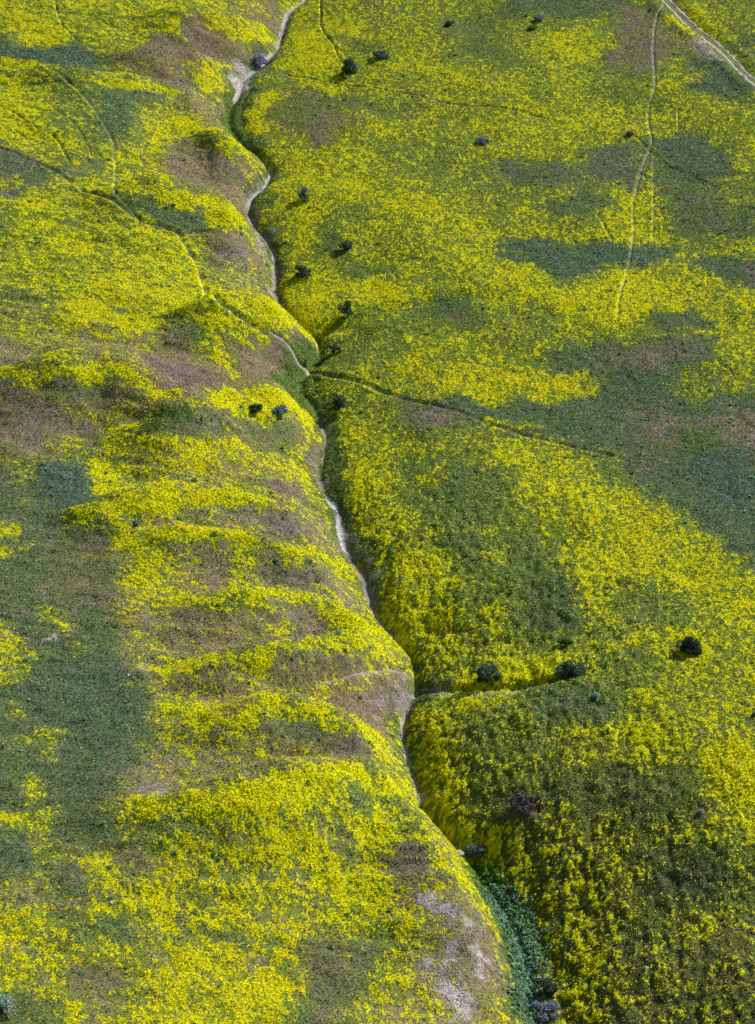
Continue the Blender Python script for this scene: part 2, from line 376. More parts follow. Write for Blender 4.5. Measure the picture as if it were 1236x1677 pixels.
area([(195,1112),(210,1114),(208,1122),(196,1120)], 1, Y=.9)
area([(18,1163),(42,1162),(40,1175),(15,1175)], 1.2, Y=.8)
area([(50,1195),(92,1188),(108,1200),(85,1215),(95,1250),(70,1245),(58,1215),(20,1225),(18,1212)], 1.8, Y=.62)
band([(38,1280),(52,1285),(55,1305)], 1.8, Y=.75)
area([(-20,1322),(55,1322),(105,1330),(105,1350),(75,1375),(85,1410),(60,1400),(50,1360),(-20,1345)], 2.5, Y=.7, P=.1)
area([(20,1250),(30,1250),(30,1290),(10,1290)],2,Y=.4)
# spurs below the junction
area([(170,830),(300,815),(412,822),(520,845),(545,890),(560,940),(600,1010),(660,1085),(675,1120),(655,1180),(660,1250),(680,1300),(560,1285),(400,1300),(240,1316),(200,1290),(250,1230),(245,1150),(200,1060),(195,980),(185,900)], 3, Y=.46, B=.85, T=.05)
area([(190,848),(250,838),(412,850),(500,850),(535,900),(470,895),(412,890),(300,872),(210,880)], 2.5, Y=.47, B=.72)
area([(420,846),(470,842),(510,860),(500,880),(440,872)], 2, Y=.12, B=1, T=.2)
area([(305,822),(360,820),(430,826),(440,838),(390,840),(320,834)], 1.8, Y=.12, T=.85)
band([(100,845),(135,838),(172,826),(230,820),(300,812),(360,810),(420,818),(450,828)], 1.8, Y=.93, B=.2)
area([(180,852),(225,850),(215,890),(185,895)], 2, Y=.85, B=.3)
area([(100,905),(185,900),(160,915),(130,915)], 1.5, Y=.45)
area([(232,888),(300,880),(372,884),(330,900),(250,902)], 1.5, Y=.1, B=.6, T=.5)
area([(225,905),(275,908),(270,940),(225,965),(200,955),(205,925)], 2, Y=.82, B=.4)
area([(340,905),(400,905),(412,925),(370,960),(345,950),(355,925)], 2.5, Y=.15, B=.9, T=.3)
band([(180,897),(215,890),(262,878),(310,876),(350,880),(395,887),(420,900)], 1.8, Y=.95, B=.2)
area([(375,890),(410,892),(405,925),(412,970),(385,965),(375,925)], 2, Y=.8, B=.4)
area([(410,905),(450,905),(500,915),(530,935),(545,958),(500,958),(440,945),(412,930)], 2, Y=.1, T=.6, B=.7)
band([(450,898),(480,903),(520,912),(555,932),(575,955)], 2.0, Y=.85, B=.3)
area([(285,985),(340,990),(380,1010),(330,1030),(285,1020)], 2.5, Y=.2, B=1, P=.2)
area([(200,960),(290,965),(285,1010),(250,1010),(215,990)], 3, Y=.55, B=.6)
band([(270,970),(320,978),(370,984),(412,982),(450,970),(500,975),(545,985)], 1.8, Y=.92, B=.2)
band([(330,990),(365,992),(412,985)], 1.2, Y=.5, G=.6)
area([(440,985),(500,985),(540,1000),(560,1010),(520,1015),(450,1010)], 1.5, Y=.2, B=.9, T=.3)
area([(470,1020),(530,1015),(570,1035),(580,1050),(520,1058),(470,1045),(455,1030)], 2, Y=.12, T=.5, B=.8)
area([(412,1015),(465,1015),(460,1050),(420,1062)], 2.5, Y=.7)
area([(330,1035),(412,1030),(460,1060),(412,1070),(340,1060)], 2.5, Y=.25, B=.95, P=.25)
band([(520,1012),(545,1012),(570,1018),(620,1032),(650,1052),(672,1078)], 3.5, Y=.9, B=.3)
area([(540,1040),(600,1030),(650,1060),(665,1085),(600,1080),(550,1062)], 3, Y=.72, B=.5)
band([(230,1100),(300,1090),(360,1084),(412,1078),(460,1070),(510,1064),(560,1058),(610,1058)], 1.8, Y=.92, B=.2)
area([(440,1078),(520,1070),(590,1072),(615,1082),(570,1095),(500,1092),(450,1090)], 1.5, Y=.08, T=.55, B=.8)
area([(500,1100),(560,1098),(540,1118),(470,1122),(440,1112)], 2, Y=.2, B=1, P=.2)
area([(240,1040),(300,1045),(300,1085),(240,1090)], 3, Y=.5, T=.2)
area([(300,1095),(400,1095),(440,1130),(412,1150),(330,1140)], 3, Y=.38, B=.95, P=.15)
area([(560,1110),(640,1105),(630,1140),(580,1145),(545,1130)], 2.5, Y=.62, B=.8)
area([(550,1145),(640,1130),(660,1160),(650,1195),(610,1195),(560,1170)], 2.5, Y=.12, B=1, P=.35)
area([(640,1105),(672,1110),(668,1145),(648,1180)], 1.5, Y=.12, B=.95, P=.55)
band([(262,1148),(300,1160),(345,1175),(360,1195),(412,1180),(440,1172),(460,1170)], 2.2, Y=.85, B=.3)
area([(355,1170),(412,1168),(430,1180),(412,1195),(370,1200)], 2, Y=.93)
band([(412,1158),(450,1162),(500,1172),(545,1182),(590,1190),(625,1205)], 2.0, Y=.93, B=.2)
area([(420,1182),(480,1178),(540,1195),(590,1215),(570,1235),(500,1225),(440,1210)], 2, Y=.1, T=.7, B=.5)
area([(330,1200),(412,1205),(500,1230),(590,1225),(625,1250),(640,1280),(560,1280),(412,1290),(300,1300),(215,1305),(270,1270),(290,1230)], 3, Y=.47, B=.72)
area([(215,1280),(275,1282),(290,1305),(240,1312),(205,1300)], 2, Y=.1, B=1, P=.4)
area([(560,1185),(600,1200),(625,1240),(590,1260),(550,1240)], 2, Y=.08, B=.9, T=.4)
area([(600,1195),(630,1210),(660,1260),(668,1290),(640,1270),(612,1225)], 2, Y=.88, B=.3)
area([(250,1170),(300,1180),(340,1200),(310,1240),(260,1230)], 3, Y=.5, B=.6)
# big near spur
area([(190,1330),(240,1318),(400,1300),(500,1290),(600,1288),(670,1298),(700,1340),(760,1430),(810,1500),(845,1580),(840,1720),(-40,1720),(-40,1440),(60,1430),(110,1400)], 4, Y=.68, B=.45, T=.12)
band([(205,1308),(245,1322),(300,1320),(360,1312),(412,1305),(470,1296),(530,1288),(590,1284),(650,1292)], 3, Y=.93, B=.1)
area([(225,1340),(300,1335),(360,1340),(330,1365),(250,1360),(215,1350)], 2, Y=.3, T=.9)
area([(230,1370),(290,1365),(310,1390),(250,1400),(220,1390)], 3, Y=.75, B=.2)
area([(100,1350),(190,1340),(230,1375),(210,1400),(140,1390)], 4, Y=.06, T=.5, B=.4)
area([(540,1298),(590,1292),(640,1302),(650,1325),(620,1330),(560,1318),(530,1310)], 2, Y=.3, T=.7, B=.3)
area([(480,1340),(540,1345),(590,1368),(570,1380),(520,1375),(485,1360)], 2, Y=.25, T=.6, B=.5)
area([(560,1350),(590,1355),(600,1380),(575,1375)], 1.5, Y=.15, T=.6, B=.5)
area([(600,1340),(640,1330),(660,1360),(640,1400),(600,1395),(585,1375)], 2.5, Y=.93, B=.2)
area([(650,1330),(680,1335),(690,1355),(665,1350)], 1.5, Y=.2, T=.6, B=.6)
area([(640,1390),(690,1370),(710,1400),(705,1440),(680,1450),(650,1445),(625,1425)], 2.5, Y=.14, T=.55, B=.9)
area([(540,1390),(575,1392),(590,1415),(570,1425),(548,1410)], 1.5, Y=.2, T=.5, B=.7)
area([(412,1390),(500,1400),(490,1440),(420,1440)], 4, Y=.5, T=.5)
area([(300,1390),(400,1400),(400,1440),(320,1440)], 4, Y=.62, T=.2)
band([(430,1370),(490,1400),(540,1440),(575,1480),(590,1510)], 3.5, Y=.9, B=.2)
area([(590,1420),(620,1440),(650,1470),(630,1490),(590,1460)], 2.5, Y=.9, B=.2)
area([(640,1455),(700,1460),(740,1500),(700,1510),(650,1495)], 2.5, Y=.3, B=1)
area([(690,1440),(730,1440),(790,1490),(825,1560),(830,1640),(815,1720),(730,1720),(705,1640),(690,1570),(715,1520),(700,1480)], 3.5, Y=.4, B=.85, P=.2, T=0)
area([(735,1510),(790,1520),(805,1600),(770,1610),(735,1570)], 3, Y=.25, B=1, P=.25)
area([(715,1605),(740,1600),(755,1640),(775,1660),(740,1665),(720,1640)], 2, Y=.15, P=.85, B=1)
area([(722,1485),(745,1495),(735,1505),(718,1495)], 1.2, Y=.1, P=.9, B=1)
area([(670,1560),(700,1560),(712,1590),(680,1590)], 2, Y=.3, P=.6, B=1)
area([(600,1600),(700,1595),(710,1720),(620,1720),(580,1680)], 4, Y=.58, B=.8)
area([(490,1545),(540,1515),(600,1520),(640,1535),(635,1570),(612,1600),(560,1660),(550,1720),(480,1700),(470,1640),(500,1600),(480,1570)], 3, Y=.14, T=.3, B=.5)
area([(555,1545),(580,1545),(575,1600),(560,1600)], 2, Y=.5)
band([(560,1520),(600,1510),(640,1505),(700,1510)], 2.5, Y=.75)
area([(412,1470),(520,1490),(500,1530),(420,1530)], 4, Y=.62, B=.6)
area([(200,1440),(400,1450),(412,1520),(300,1530),(220,1480)], 4, Y=.72, B=.35)
area([(300,1540),(412,1540),(470,1600),(460,1680),(412,1720),(280,1720),(250,1620)], 4, Y=.82, B=.35)
area([(280,1490),(350,1520),(340,1540),(290,1530)], 2, Y=.4, B=.7)
area([(330,1515),(400,1525),(412,1550),(360,1545)], 2, Y=.15, B=.5, T=.3)
area([(412,1565),(440,1560),(440,1585),(412,1585)], 1.5, Y=.05, B=1)
area([(150,1510),(230,1505),(235,1525),(210,1545),(165,1550),(140,1530)], 2, Y=.12, T=.6, B=.3)
area([(80,1495),(130,1490),(130,1510),(90,1510)], 1.5, Y=.12, T=.5)
area([(100,1525),(150,1525),(140,1560),(105,1555)], 2, Y=.15, T=.5)
area([(120,1590),(180,1580),(212,1585),(205,1610),(150,1620),(125,1640),(100,1600)], 2, Y=.12, T=.2, B=.6)
area([(125,1630),(190,1620),(195,1680),(140,1690)], 2.5, Y=.25, B=.7)
area([(-20,1630),(40,1620),(80,1650),(100,1700),(-20,1720)], 3, Y=.15, G=.3, T=.3)
area([(85,1410),(160,1410),(160,1470),(100,1480),(80,1450)], 3, Y=.1, T=.35, B=.5)
area([(130,1412),(190,1412),(195,1440),(150,1440)], 2, Y=.85)
area([(180,1380),(250,1390),(240,1440),(195,1440)], 3, Y=.2, T=.2, B=.7)
area([(-20,1440),(90,1440),(90,1470),(50,1500),(-20,1480)], 3, Y=.45, T=.4)
area([(-20,1360),(50,1370),(60,1430),(-20,1440)], 3, Y=.06, T=.5, B=.4)
band([(112,1650),(118,1690)], 1.5, Y=.95)
band([(700,1340),(730,1380),(765,1440),(800,1490),(830,1550),(840,1620)], 1.8, Y=.62, B=.7)
# -- right, top
area([(480,-30),(1090,-30),(1240,130),(1300,180),(1300,240),(380,240),(400,160),(440,110)], 6, Y=.52, B=.15, T=.1)
area([(470,60),(520,50),(545,80),(560,115),(500,120),(465,115)], 3, Y=.88)
area([(470,0),(520,0),(535,35),(540,50),(480,55)], 3, Y=.55)
area([(530,30),(585,35),(590,60),(550,62)], 3, Y=.85, B=.2)
area([(545,60),(600,70),(620,85),(570,85)], 3, Y=.25, B=.3)
area([(560,-20),(640,-20),(680,20),(670,45),(590,40)], 5, Y=.42, T=.55)
area([(700,0),(860,0),(850,30),(740,40)], 5, Y=.45)
area([(720,30),(824,30),(830,100),(740,90)], 6, Y=.25, B=.35)
area([(824,-10),(980,-10),(1030,10),(1010,25),(900,25),(830,20)], 4, Y=.12, T=.4, B=.3)
area([(880,55),(940,55),(990,55),(1005,80),(960,100),(900,105),(865,80)], 4, Y=.8)
area([(1000,10),(1080,5),(1110,60),(1100,110),(1040,130),(990,110),(1010,60)], 4, Y=.18, B=.7)
area([(1090,10),(1130,50),(1150,90),(1140,120),(1095,90),(1085,50)], 3, Y=.4, B=.6)
band([(1100,20),(1120,45),(1140,70)], 1.8, Y=.85)
area([(1125,55),(1165,68),(1180,90),(1165,100),(1140,78)], 2, Y=.1, B=1, P=.6)
area([(1120,95),(1190,100),(1250,140),(1250,165),(1180,160),(1130,150),(1120,125)], 3, Y=.12, T=.6)
area([(1130,112),(1160,118),(1150,138),(1128,130)], 2, Y=.75)
area([(1070,95),(1105,98),(1100,112),(1075,110)], 2, Y=.7)
area([(1075,130),(1110,135),(1105,150),(1075,145)], 2, Y=.7)
area([(1105,-40),(1300,-40),(1300,160),(1240,110),(1180,60)], 3, Y=.5, T=.3, B=.1)
band([(1120,5),(1145,25),(1170,55),(1195,75)], 2.2, Y=.85)
area([(1180,55),(1250,60),(1250,90),(1200,85)], 3, Y=.3, T=.5)
area([(420,140),(470,130),(560,150),(640,165),(700,160),(660,195),(600,200),(540,230),(500,225),(450,215),(425,240),(410,215),(415,180)], 5, Y=.25, B=.5)
band([(455,140),(440,165),(425,190),(420,215)], 3, Y=.85)
area([(520,190),(545,200),(540,240),(505,235)], 3, Y=.15, B=1)
band([(480,125),(510,135),(545,150),(565,152)], 2, Y=.75)
area([(590,150),(650,140),(700,150),(750,160),(680,170),(620,165)], 3, Y=.5, T=.4)
area([(560,180),(610,185),(620,200),(575,200)], 2.5, Y=.6)
area([(680,110),(780,120),(850,130),(880,170),(780,160),(700,140)], 5, Y=.68)
area([(760,190),(900,160),(980,150),(1000,200),(1050,200),(1040,240),(960,240),(900,260),(820,250),(760,230)], 5, Y=.7)
area([(860,120),(1000,130),(1060,130),(1055,165),(980,160),(900,140)], 4, Y=.4, B=.3)
area([(900,130),(960,125),(950,150),(910,150)], 3, Y=.75)
area([(1000,180),(1055,178),(1060,225),(1010,220)], 3, Y=.6, B=.3)
area([(1068,165),(1240,160),(1260,250),(1210,240),(1140,220),(1070,222)], 4, Y=.6)
area([(1240,160),(1300,160),(1300,300),(1215,290),(1200,240)], 4, Y=.55)
area([(1070,225),(1130,218),(1180,228),(1205,255),(1210,290),(1180,305),(1130,310),(1080,300),(1068,260)], 3.5, Y=.06, T=.6, B=.3)
area([(965,250),(1000,240),(1060,245),(1050,290),(1030,310),(980,305),(960,280)], 3.5, Y=.1, T=.6, B=.5)
area([(824,265),(880,262),(950,275),(960,300),(930,310),(860,300),(800,290)], 4, Y=.1, T=.5, B=.4)
area([(800,275),(840,280),(830,320),(780,320),(760,300)], 4, Y=.3, B=.4)
area([(1080,300),(1180,310),(1250,300),(1260,380),(1180,390),(1100,380),(1070,350)], 4, Y=.2, T=.35, B=.35)
area([(1085,345),(1100,348),(1100,365),(1085,360)], 2, Y=.85)
area([(1150,290),(1220,290),(1250,300),(1240,340),(1200,345)], 3, Y=.45)
area([(990,305),(1060,310),(1075,345),(1070,400),(1000,400),(950,385),(960,360),(1000,340)], 3, Y=.8)
area([(930,300),(990,305),(1000,340),(950,355),(900,350),(870,330)], 3, Y=.15, T=.3, B=.3)
area([(830,330),(870,330),(880,350),(840,355)], 2, Y=.8)
area([(890,315),(945,305),(950,325),(905,325)], 2, Y=.65)
area([(740,345),(824,365),(900,375),(980,385),(1000,400),(900,402),(800,395),(740,380)], 3, Y=.78)
area([(1180,395),(1260,385),(1260,412),(1190,415)], 2.5, Y=.7)
area([(1075,395),(1180,392),(1185,412),(1075,412)], 2.5, Y=.4)
# right middle
area([(445,235),(560,240),(760,240),(800,300),(770,350),(740,400),(780,420),(760,500),(600,500),(460,500),(455,400),(412,330)], 6, Y=.6, T=.1)
area([(600,240),(740,235),(790,270),(780,330),(700,300),(620,290)], 6, Y=.38, T=.2)
area([(430,210),(470,230),(480,280),(455,275),(440,255)], 3, Y=.45, B=.3)
area([(445,285),(455,290),(440,330),(420,340),(412,325)], 2, Y=.02, G=.9)
area([(460,250),(500,260),(490,290),(460,300)], 3, Y=.75)
area([(490,265),(560,245),(600,290),(540,300)], 4, Y=.65)
area([(500,300),(560,290),(620,300),(700,330),(640,345),(560,340)], 5, Y=.68, T=.1)
area([(540,330),(600,340),(620,360),(560,400),(520,390),(530,350)], 4, Y=.38, T=.1)
area([(470,340),(505,330),(515,380),(500,410),(470,410)], 3, Y=.8)
area([(430,340),(465,330),(470,380),(455,395),(440,370)], 3, Y=.45)
area([(505,385),(570,395),(600,410),(570,430),(520,420)], 3, Y=.18, G=.3)
area([(560,400),(700,370),(760,400),(760,480),(680,480),(600,440)], 5, Y=.52)
area([(560,435),(620,430),(650,450),(600,470),(565,460)], 3, Y=.2)
band([(590,465),(615,475),(640,490),(660,500)], 3, Y=.9)
area([(465,450),(530,440),(550,460),(540,500),(510,530),(480,520),(462,490)], 3, Y=.92)
area([(480,455),(510,455),(515,480),(490,480)], 2, Y=.65)
area([(440,395),(470,400),(468,450),(462,490),(455,480),(450,440)], 1.5, Y=.1, G=.7)
area([(530,480),(580,470),(600,495),(570,535),(530,545),(520,525)], 3, Y=.72)
area([(735,395),(830,400),(860,400),(890,440),(960,460),(1000,440),(1060,440),(1120,425),(1150,440),(1180,460),(1250,480),(1300,500),(1300,620),(1236,600),(1160,560),(1080,520),(1000,560),(940,590),(890,600),(820,560),(760,490)], 4, Y=.72, B=.05, T=.15)
area([(810,392),(900,395),(1000,398),(1060,402),(1100,410),(1150,425),(1236,418),(1300,420),(1300,480),(1236,475),(1190,462),(1150,440),(1080,430),(1020,435),(990,442),(955,462),(920,458),(890,440),(850,430),(820,412)], 2.5, Y=.03, T=.7, B=.15)
area([(1215,430),(1300,430),(1300,470),(1215,465)], 3, Y=.02, B=.8)
area([(1080,425),(1125,415),(1140,445),(1120,465),(1085,450)], 2.5, Y=.75)
area([(1150,458),(1175,455),(1178,470),(1155,473)], 1.5, Y=.9)
area([(980,450),(1020,438),(1070,450),(1110,480),(1090,510),(1020,520),(950,520),(920,500),(940,470)], 4, Y=.97)
area([(824,450),(900,460),(920,500),(880,510),(824,490)], 4, Y=.85)
area([(760,440),(824,440),(824,500),(780,480)], 4, Y=.7)
area([(830,500),(900,500),(930,560),(880,590),(840,560),(800,520)], 5, Y=.5, T=.25)
area([(1050,520),(1120,512),(1180,525),(1150,545),(1100,545),(1060,535)], 2.5, Y=.06, T=.5, B=.4)
area([(1115,540),(1160,540),(1165,555),(1120,555)], 2, Y=.6, B=.4)
area([(1180,500),(1300,500),(1300,660),(1200,650),(1160,600)], 5, Y=.7)
area([(885,605),(910,580),(960,568),(1040,560),(1075,552),(1130,562),(1165,565),(1175,580),(1140,600),(1100,620),(1140,650),(1250,640),(1300,650),(1300,960),(1236,950),(1160,870),(1120,835),(1040,815),(1020,760),(960,740),(860,722),(800,700),(760,700),(640,695),(640,660),(700,655),(740,650),(824,660),(940,650),(975,640),(980,620),(960,602),(910,612)], 3, Y=.02, T=.55, B=.3)
area([(990,572),(1060,560),(1110,568),(1140,575),(1080,600),(1010,602),(985,590)], 2.5, Y=.01, B=.75, T=.3)
area([(740,600),(780,595),(860,605),(900,608),(960,605),(980,618),(975,635),(940,648),(880,655),(824,660),(770,652),(730,645),(730,620)], 2.5, Y=.93, B=.05)
area([(930,610),(958,608),(965,622),(940,628)], 1.5, Y=.4)
area([(1090,620),(1140,600),(1175,590),(1240,610),(1236,645),(1150,652),(1100,645)], 3, Y=.5, T=.3)
area([(1010,685),(1100,680),(1236,680),(1300,690),(1300,740),(1200,750),(1110,750),(1040,760),(1050,720)], 4, Y=.02, B=.6, T=.4)
area([(1050,690),(1090,685),(1100,700),(1060,705)], 2, B=1, P=.3)
area([(1218,675),(1270,670),(1270,730),(1215,720)], 2, B=.8, P=.35)
area([(1110,705),(1160,705),(1170,740),(1120,745)], 3, B=.2, G=.6)
area([(1130,760),(1236,740),(1260,820),(1200,840),(1140,810)], 5, T=.9, B=0)
area([(800,683),(840,678),(870,690),(905,692),(880,700),(830,705),(795,698)], 2, Y=.8, B=.1, T=.1)
area([(640,665),(700,665),(770,690),(760,700),(690,700),(640,695)], 3, Y=.03, B=.75, T=.1)
area([(500,630),(560,610),(640,640),(640,700),(560,700),(510,660)], 4, Y=.5)
area([(505,635),(540,650),(530,690),(510,670)], 2, Y=.85)
area([(560,655),(620,650),(640,690),(590,690)], 3, Y=.38)
area([(580,550),(700,490),(780,495),(800,530),(700,560),(640,600),(580,590)], 5, Y=.36, B=.15)
area([(700,495),(770,490),(790,510),(720,515)], 2.5, Y=.05, T=.4)
area([(740,510),(790,505),(800,530),(750,540)], 3, Y=.12, B=.6)
area([(640,560),(740,540),(820,550),(850,600),(760,600),(700,640),(640,625)], 5, Y=.58)
area([(520,590),(600,560),(620,600),(560,610)], 3, Y=.3)
area([(655,580),(690,575),(700,600),(665,610)], 2.5, Y=.8)
area([(540,700),(640,695),(700,700),(740,710),(720,760),(640,760),(560,760)], 4, Y=.6, T=.1)
area([(545,700),(570,690),(575,760),(600,830),(640,900),(620,940),(590,930),(570,880),(555,800)], 3, Y=.82)
area([(570,760),(660,760),(680,820),(600,830)], 4, Y=.74)
area([(640,700),(740,700),(800,720),(790,750),(720,740),(650,725)], 3, Y=.45)
area([(640,760),(780,740),(820,780),(840,850),(930,900),(960,960),(930,1020),(850,1020),(800,960),(700,900),(650,830)], 6, Y=.22, T=.2, B=.15)
area([(640,840),(690,830),(740,870),(700,920),(640,900)], 5, Y=.2, B=.2)
area([(590,840),(700,830),(720,870),(640,880)], 4, Y=.6)
area([(690,770),(720,765),(725,790),(695,790)], 2, Y=.7)
area([(775,860),(810,855),(815,872),(780,875)], 1.8, Y=.75)
area([(790,900),(825,895),(825,915),(795,918)], 2, Y=.65)
area([(820,725),(880,720),(960,735),(1010,760),(1040,800),(1050,850),(980,850),(900,830),(840,790)], 4, Y=.72, T=.25)
area([(860,760),(930,760),(940,800),(880,810)], 4, Y=.82)
area([(960,740),(1020,750),(1040,790),(1000,790)], 3, Y=.4, T=.5)
area([(930,840),(1060,825),(1110,840),(1140,880),(1180,900),(1236,960),(1280,1000),(1280,1050),(1200,1040),(1140,990),(1080,950),(1010,960),(960,1000),(940,940)], 5, Y=.68, T=.25)
area([(1020,840),(1070,850),(1060,910),(1010,900)], 3, Y=.85)
area([(955,925),(1005,930),(990,1000),(955,1000)], 3, Y=.82)
area([(1000,960),(1080,950),(1140,1000),(1100,1040),(1020,1040)], 5, Y=.32, B=.3)
area([(1150,930),(1236,960),(1236,1010),(1180,1010)], 4, Y=.75)
area([(1120,835),(1180,870),(1300,950),(1300,830)], 4, Y=.1, T=.7)
area([(610,930),(700,900),(740,930),(760,1000),(720,1050),(760,1110),(700,1120),(680,1060),(640,1020),(615,980)], 4, Y=.72, B=.2)
area([(690,990),(735,990),(740,1050),(700,1060)], 3, Y=.9)
area([(740,940),(830,950),(820,1000),(760,1010)], 4, Y=.3)
area([(800,1000),(830,1000),(832,1045),(805,1050)], 2.5, Y=.85)
area([(740,1040),(800,1050),(860,1030),(900,1080),(870,1100),(800,1090),(750,1080)], 4, Y=.45, B=.2)
area([(850,980),(950,950),(960,1020),(900,1050),(860,1020)], 5, Y=.12, B=.35)
area([(690,1080),(750,1095),(770,1118),(700,1118)], 2.5, Y=.35, B=.7)
band([(715,1122),(780,1118),(830,1112),(880,1105),(915,1090),(950,1085),(965,1095)], 3, Y=.92, B=.1)
area([(760,1095),(790,1085),(900,1080),(890,1112),(770,1120)], 2.5, Y=.78)
area([(940,1075),(1080,1060),(1110,1100),(1000,1130),(960,1110)], 4, Y=.3, B=.2)
area([(1018,1050),(1080,1045),(1080,1060),(1030,1070)], 2, Y=.8)
area([(1100,1042),(1140,1038),(1155,1050),(1152,1070),(1130,1078),(1105,1075)], 2, Y=.92)
band([(690,1133),(740,1137),(800,1134),(870,1130)], 1.6, Y=.5, P=.6, B=.6)
# right bottom
area([(690,1140),(900,1130),(1240,1100),(1300,1110),(1300,1720),(890,1720),(860,1560),(780,1420),(690,1300),(665,1200)], 4, Y=.45, T=.1, B=.3)
area([(690,1140),(830,1135),(860,1150),(760,1170),(690,1180)], 3, Y=.72)
area([(830,1135),(960,1120),(1020,1150),(1000,1190),(900,1200),(840,1180)], 4, Y=.15, T=.35)
area([(840,1140),(880,1150),(865,1200),(840,1195)], 3, Y=.55)
area([(1030,1132),(1060,1128),(1085,1150),(1090,1165),(1050,1155),(1030,1148)], 2, Y=.92)
area([(1080,1080),(1236,1080),(1300,1090),(1300,1230),(1100,1220),(1080,1160)], 5, Y=.55)
area([(730,1180),(840,1180),(850,1260),(800,1300),(740,1260)], 5, Y=.3, B=.2)
area([(670,1170),(730,1180),(740,1260),(760,1320),(830,1340),(800,1380),(740,1350),(690,1300),(670,1230)], 3, Y=.7, B=.3)
area([(900,1200),(1060,1180),(1100,1220),(1060,1250),(960,1260),(880,1240)], 5, Y=.6)
area([(980,1190),(1060,1190),(1060,1220),(1000,1220)], 4, Y=.8)
area([(1130,1220),(1236,1215),(1300,1220),(1300,1360),(1200,1350),(1170,1300),(1120,1260)], 5, Y=.93, B=.05)
area([(1120,1340),(1150,1345),(1140,1400),(1105,1400)], 3, Y=.78)
area([(1195,1385),(1300,1375),(1300,1410),(1210,1412)], 2.5, Y=.92)
area([(860,1260),(1000,1260),(1120,1270),(1180,1330),(1100,1350),(960,1340),(880,1320)], 6, Y=.25, B=.5)
area([(820,1300),(880,1300),(890,1325),(860,1345),(825,1335)], 2, Y=.1, B=.9)
area([(800,1330),(850,1340),(830,1400),(800,1390)], 3, Y=.75)
area([(800,1400),(850,1340),(960,1350),(1060,1400),(1080,1480),(1000,1540),(900,1560),(850,1500)], 5, Y=.52, B=.45, T=0)
area([(1060,1420),(1180,1420),(1190,1480),(1120,1500),(1060,1480)], 4, Y=.18, T=.6)
area([(1180,1400),(1300,1420),(1300,1500),(1200,1480)], 4, Y=.4, T=.4)
area([(860,1520),(960,1530),(1000,1600),(960,1680),(900,1640),(880,1600)], 4, Y=.62, B=.4)
area([(870,1585),(930,1590),(990,1610),(1000,1640),(930,1640),(880,1620)], 3, Y=.8)
area([(1000,1540),(1236,1520),(1300,1530),(1300,1720),(1000,1720)], 6, Y=.38, B=.55)
area([(1130,1490),(1200,1490),(1210,1530),(1140,1540)], 4, Y=.6)
# green and pale floor of the wash
def reachband(pts, w, **kw): band(pts, w, **kw)
reachband([(440,90),(420,118),(400,140)], 3.0, Y=.02, G=.6, P=.5, B=0)
reachband([(398,140),(386,165),(380,200),(395,228),(425,250)], 3.2, Y=.0, G=.85, B=0, T=.2)
reachband([(385,108),(400,122),(392,150)], 2.5, Y=.1, P=.8, B=.8)
reachband([(520,590),(500,612),(480,638),(500,660),(520,690)], 3.2, Y=.05, G=1, B=0)
reachband([(520,690),(535,720),(540,760),(535,800),(555,830),(572,880)], 2.6, Y=.02, G=.95, B=0)
reachband([(522,690),(528,730),(518,770),(524,800)], 1.2, Y=0., B=.9, P=.35, G=0)
reachband([(575,880),(590,930),(615,975)], 1.8, Y=.05, G=.8)
reachband([(650,1060),(670,1078),(680,1100),(682,1130)], 2.0, Y=.6, G=.6)
reachband([(685,1118),(684,1140),(676,1160)], 2.5, Y=.1, G=.9)
reachband([(655,1180),(655,1210),(668,1250),(676,1280)], 1.6, Y=.5, G=.6, P=.2)
reachband([(780,1425),(810,1470),(840,1520),(856,1570),(862,1620),(868,1680)], 2.6, Y=0., G=1, T=.2, B=0)
reachband([(560,860),(572,895),(590,930),(606,970),(612,1000)], 1.3, Y=.1, B=.8, P=.55)
reachband([(404,345),(415,368),(436,390),(446,415)], 1.6, Y=.1, B=.7, P=.4)

for pts_ in ([(728,1525),(732,1550),(728,1575)], [(765,1540),(775,1560),(770,1585)], [(715,1600),(735,1612),(742,1640),(760,1662)], [(690,1470),(715,1485),(745,1500)], [(770,1590),(795,1605)], [(700,1560),(690,1580)], [(745,1500),(770,1515)]):
    reachband(pts_, .7, P=.95, B=1, Y=.05)
for pts_ in ([(200,958),(212,962)], [(95,1048),(70,1053)], [(225,1100),(245,1092)], [(255,1298),(262,1306)]):
    reachband(pts_, .8, P=.85, B=1)

for (cx_, cy_, w_, h_, y_, t_) in ((60,1470,30,10,.15,.3),(190,1470,26,9,.2,.2),(330,1480,30,9,.3,.2),(250,1560,30,10,.35,.1),(360,1600,34,9,.4,.1),(320,1650,26,9,.35,.1),(40,1560,26,10,.3,.3),(60,1600,20,9,.3,.2),(400,1450,30,8,.35,.4),(470,1440,30,10,.35,.4),(330,1420,30,9,.4,.3),(520,1480,20,8,.3,.3),(380,1375,24,8,.45,.4),(450,1340,20,8,.35,.6),(230,1640,20,10,.3,.2)):
    area([(cx_-w_,cy_-2),(cx_-w_*.3,cy_-h_),(cx_+w_*.7,cy_-h_*.5),(cx_+w_,cy_+h_*.4),(cx_,cy_+h_),(cx_-w_*.8,cy_+h_*.5)], 2, Y=y_, T=t_, B=.55)


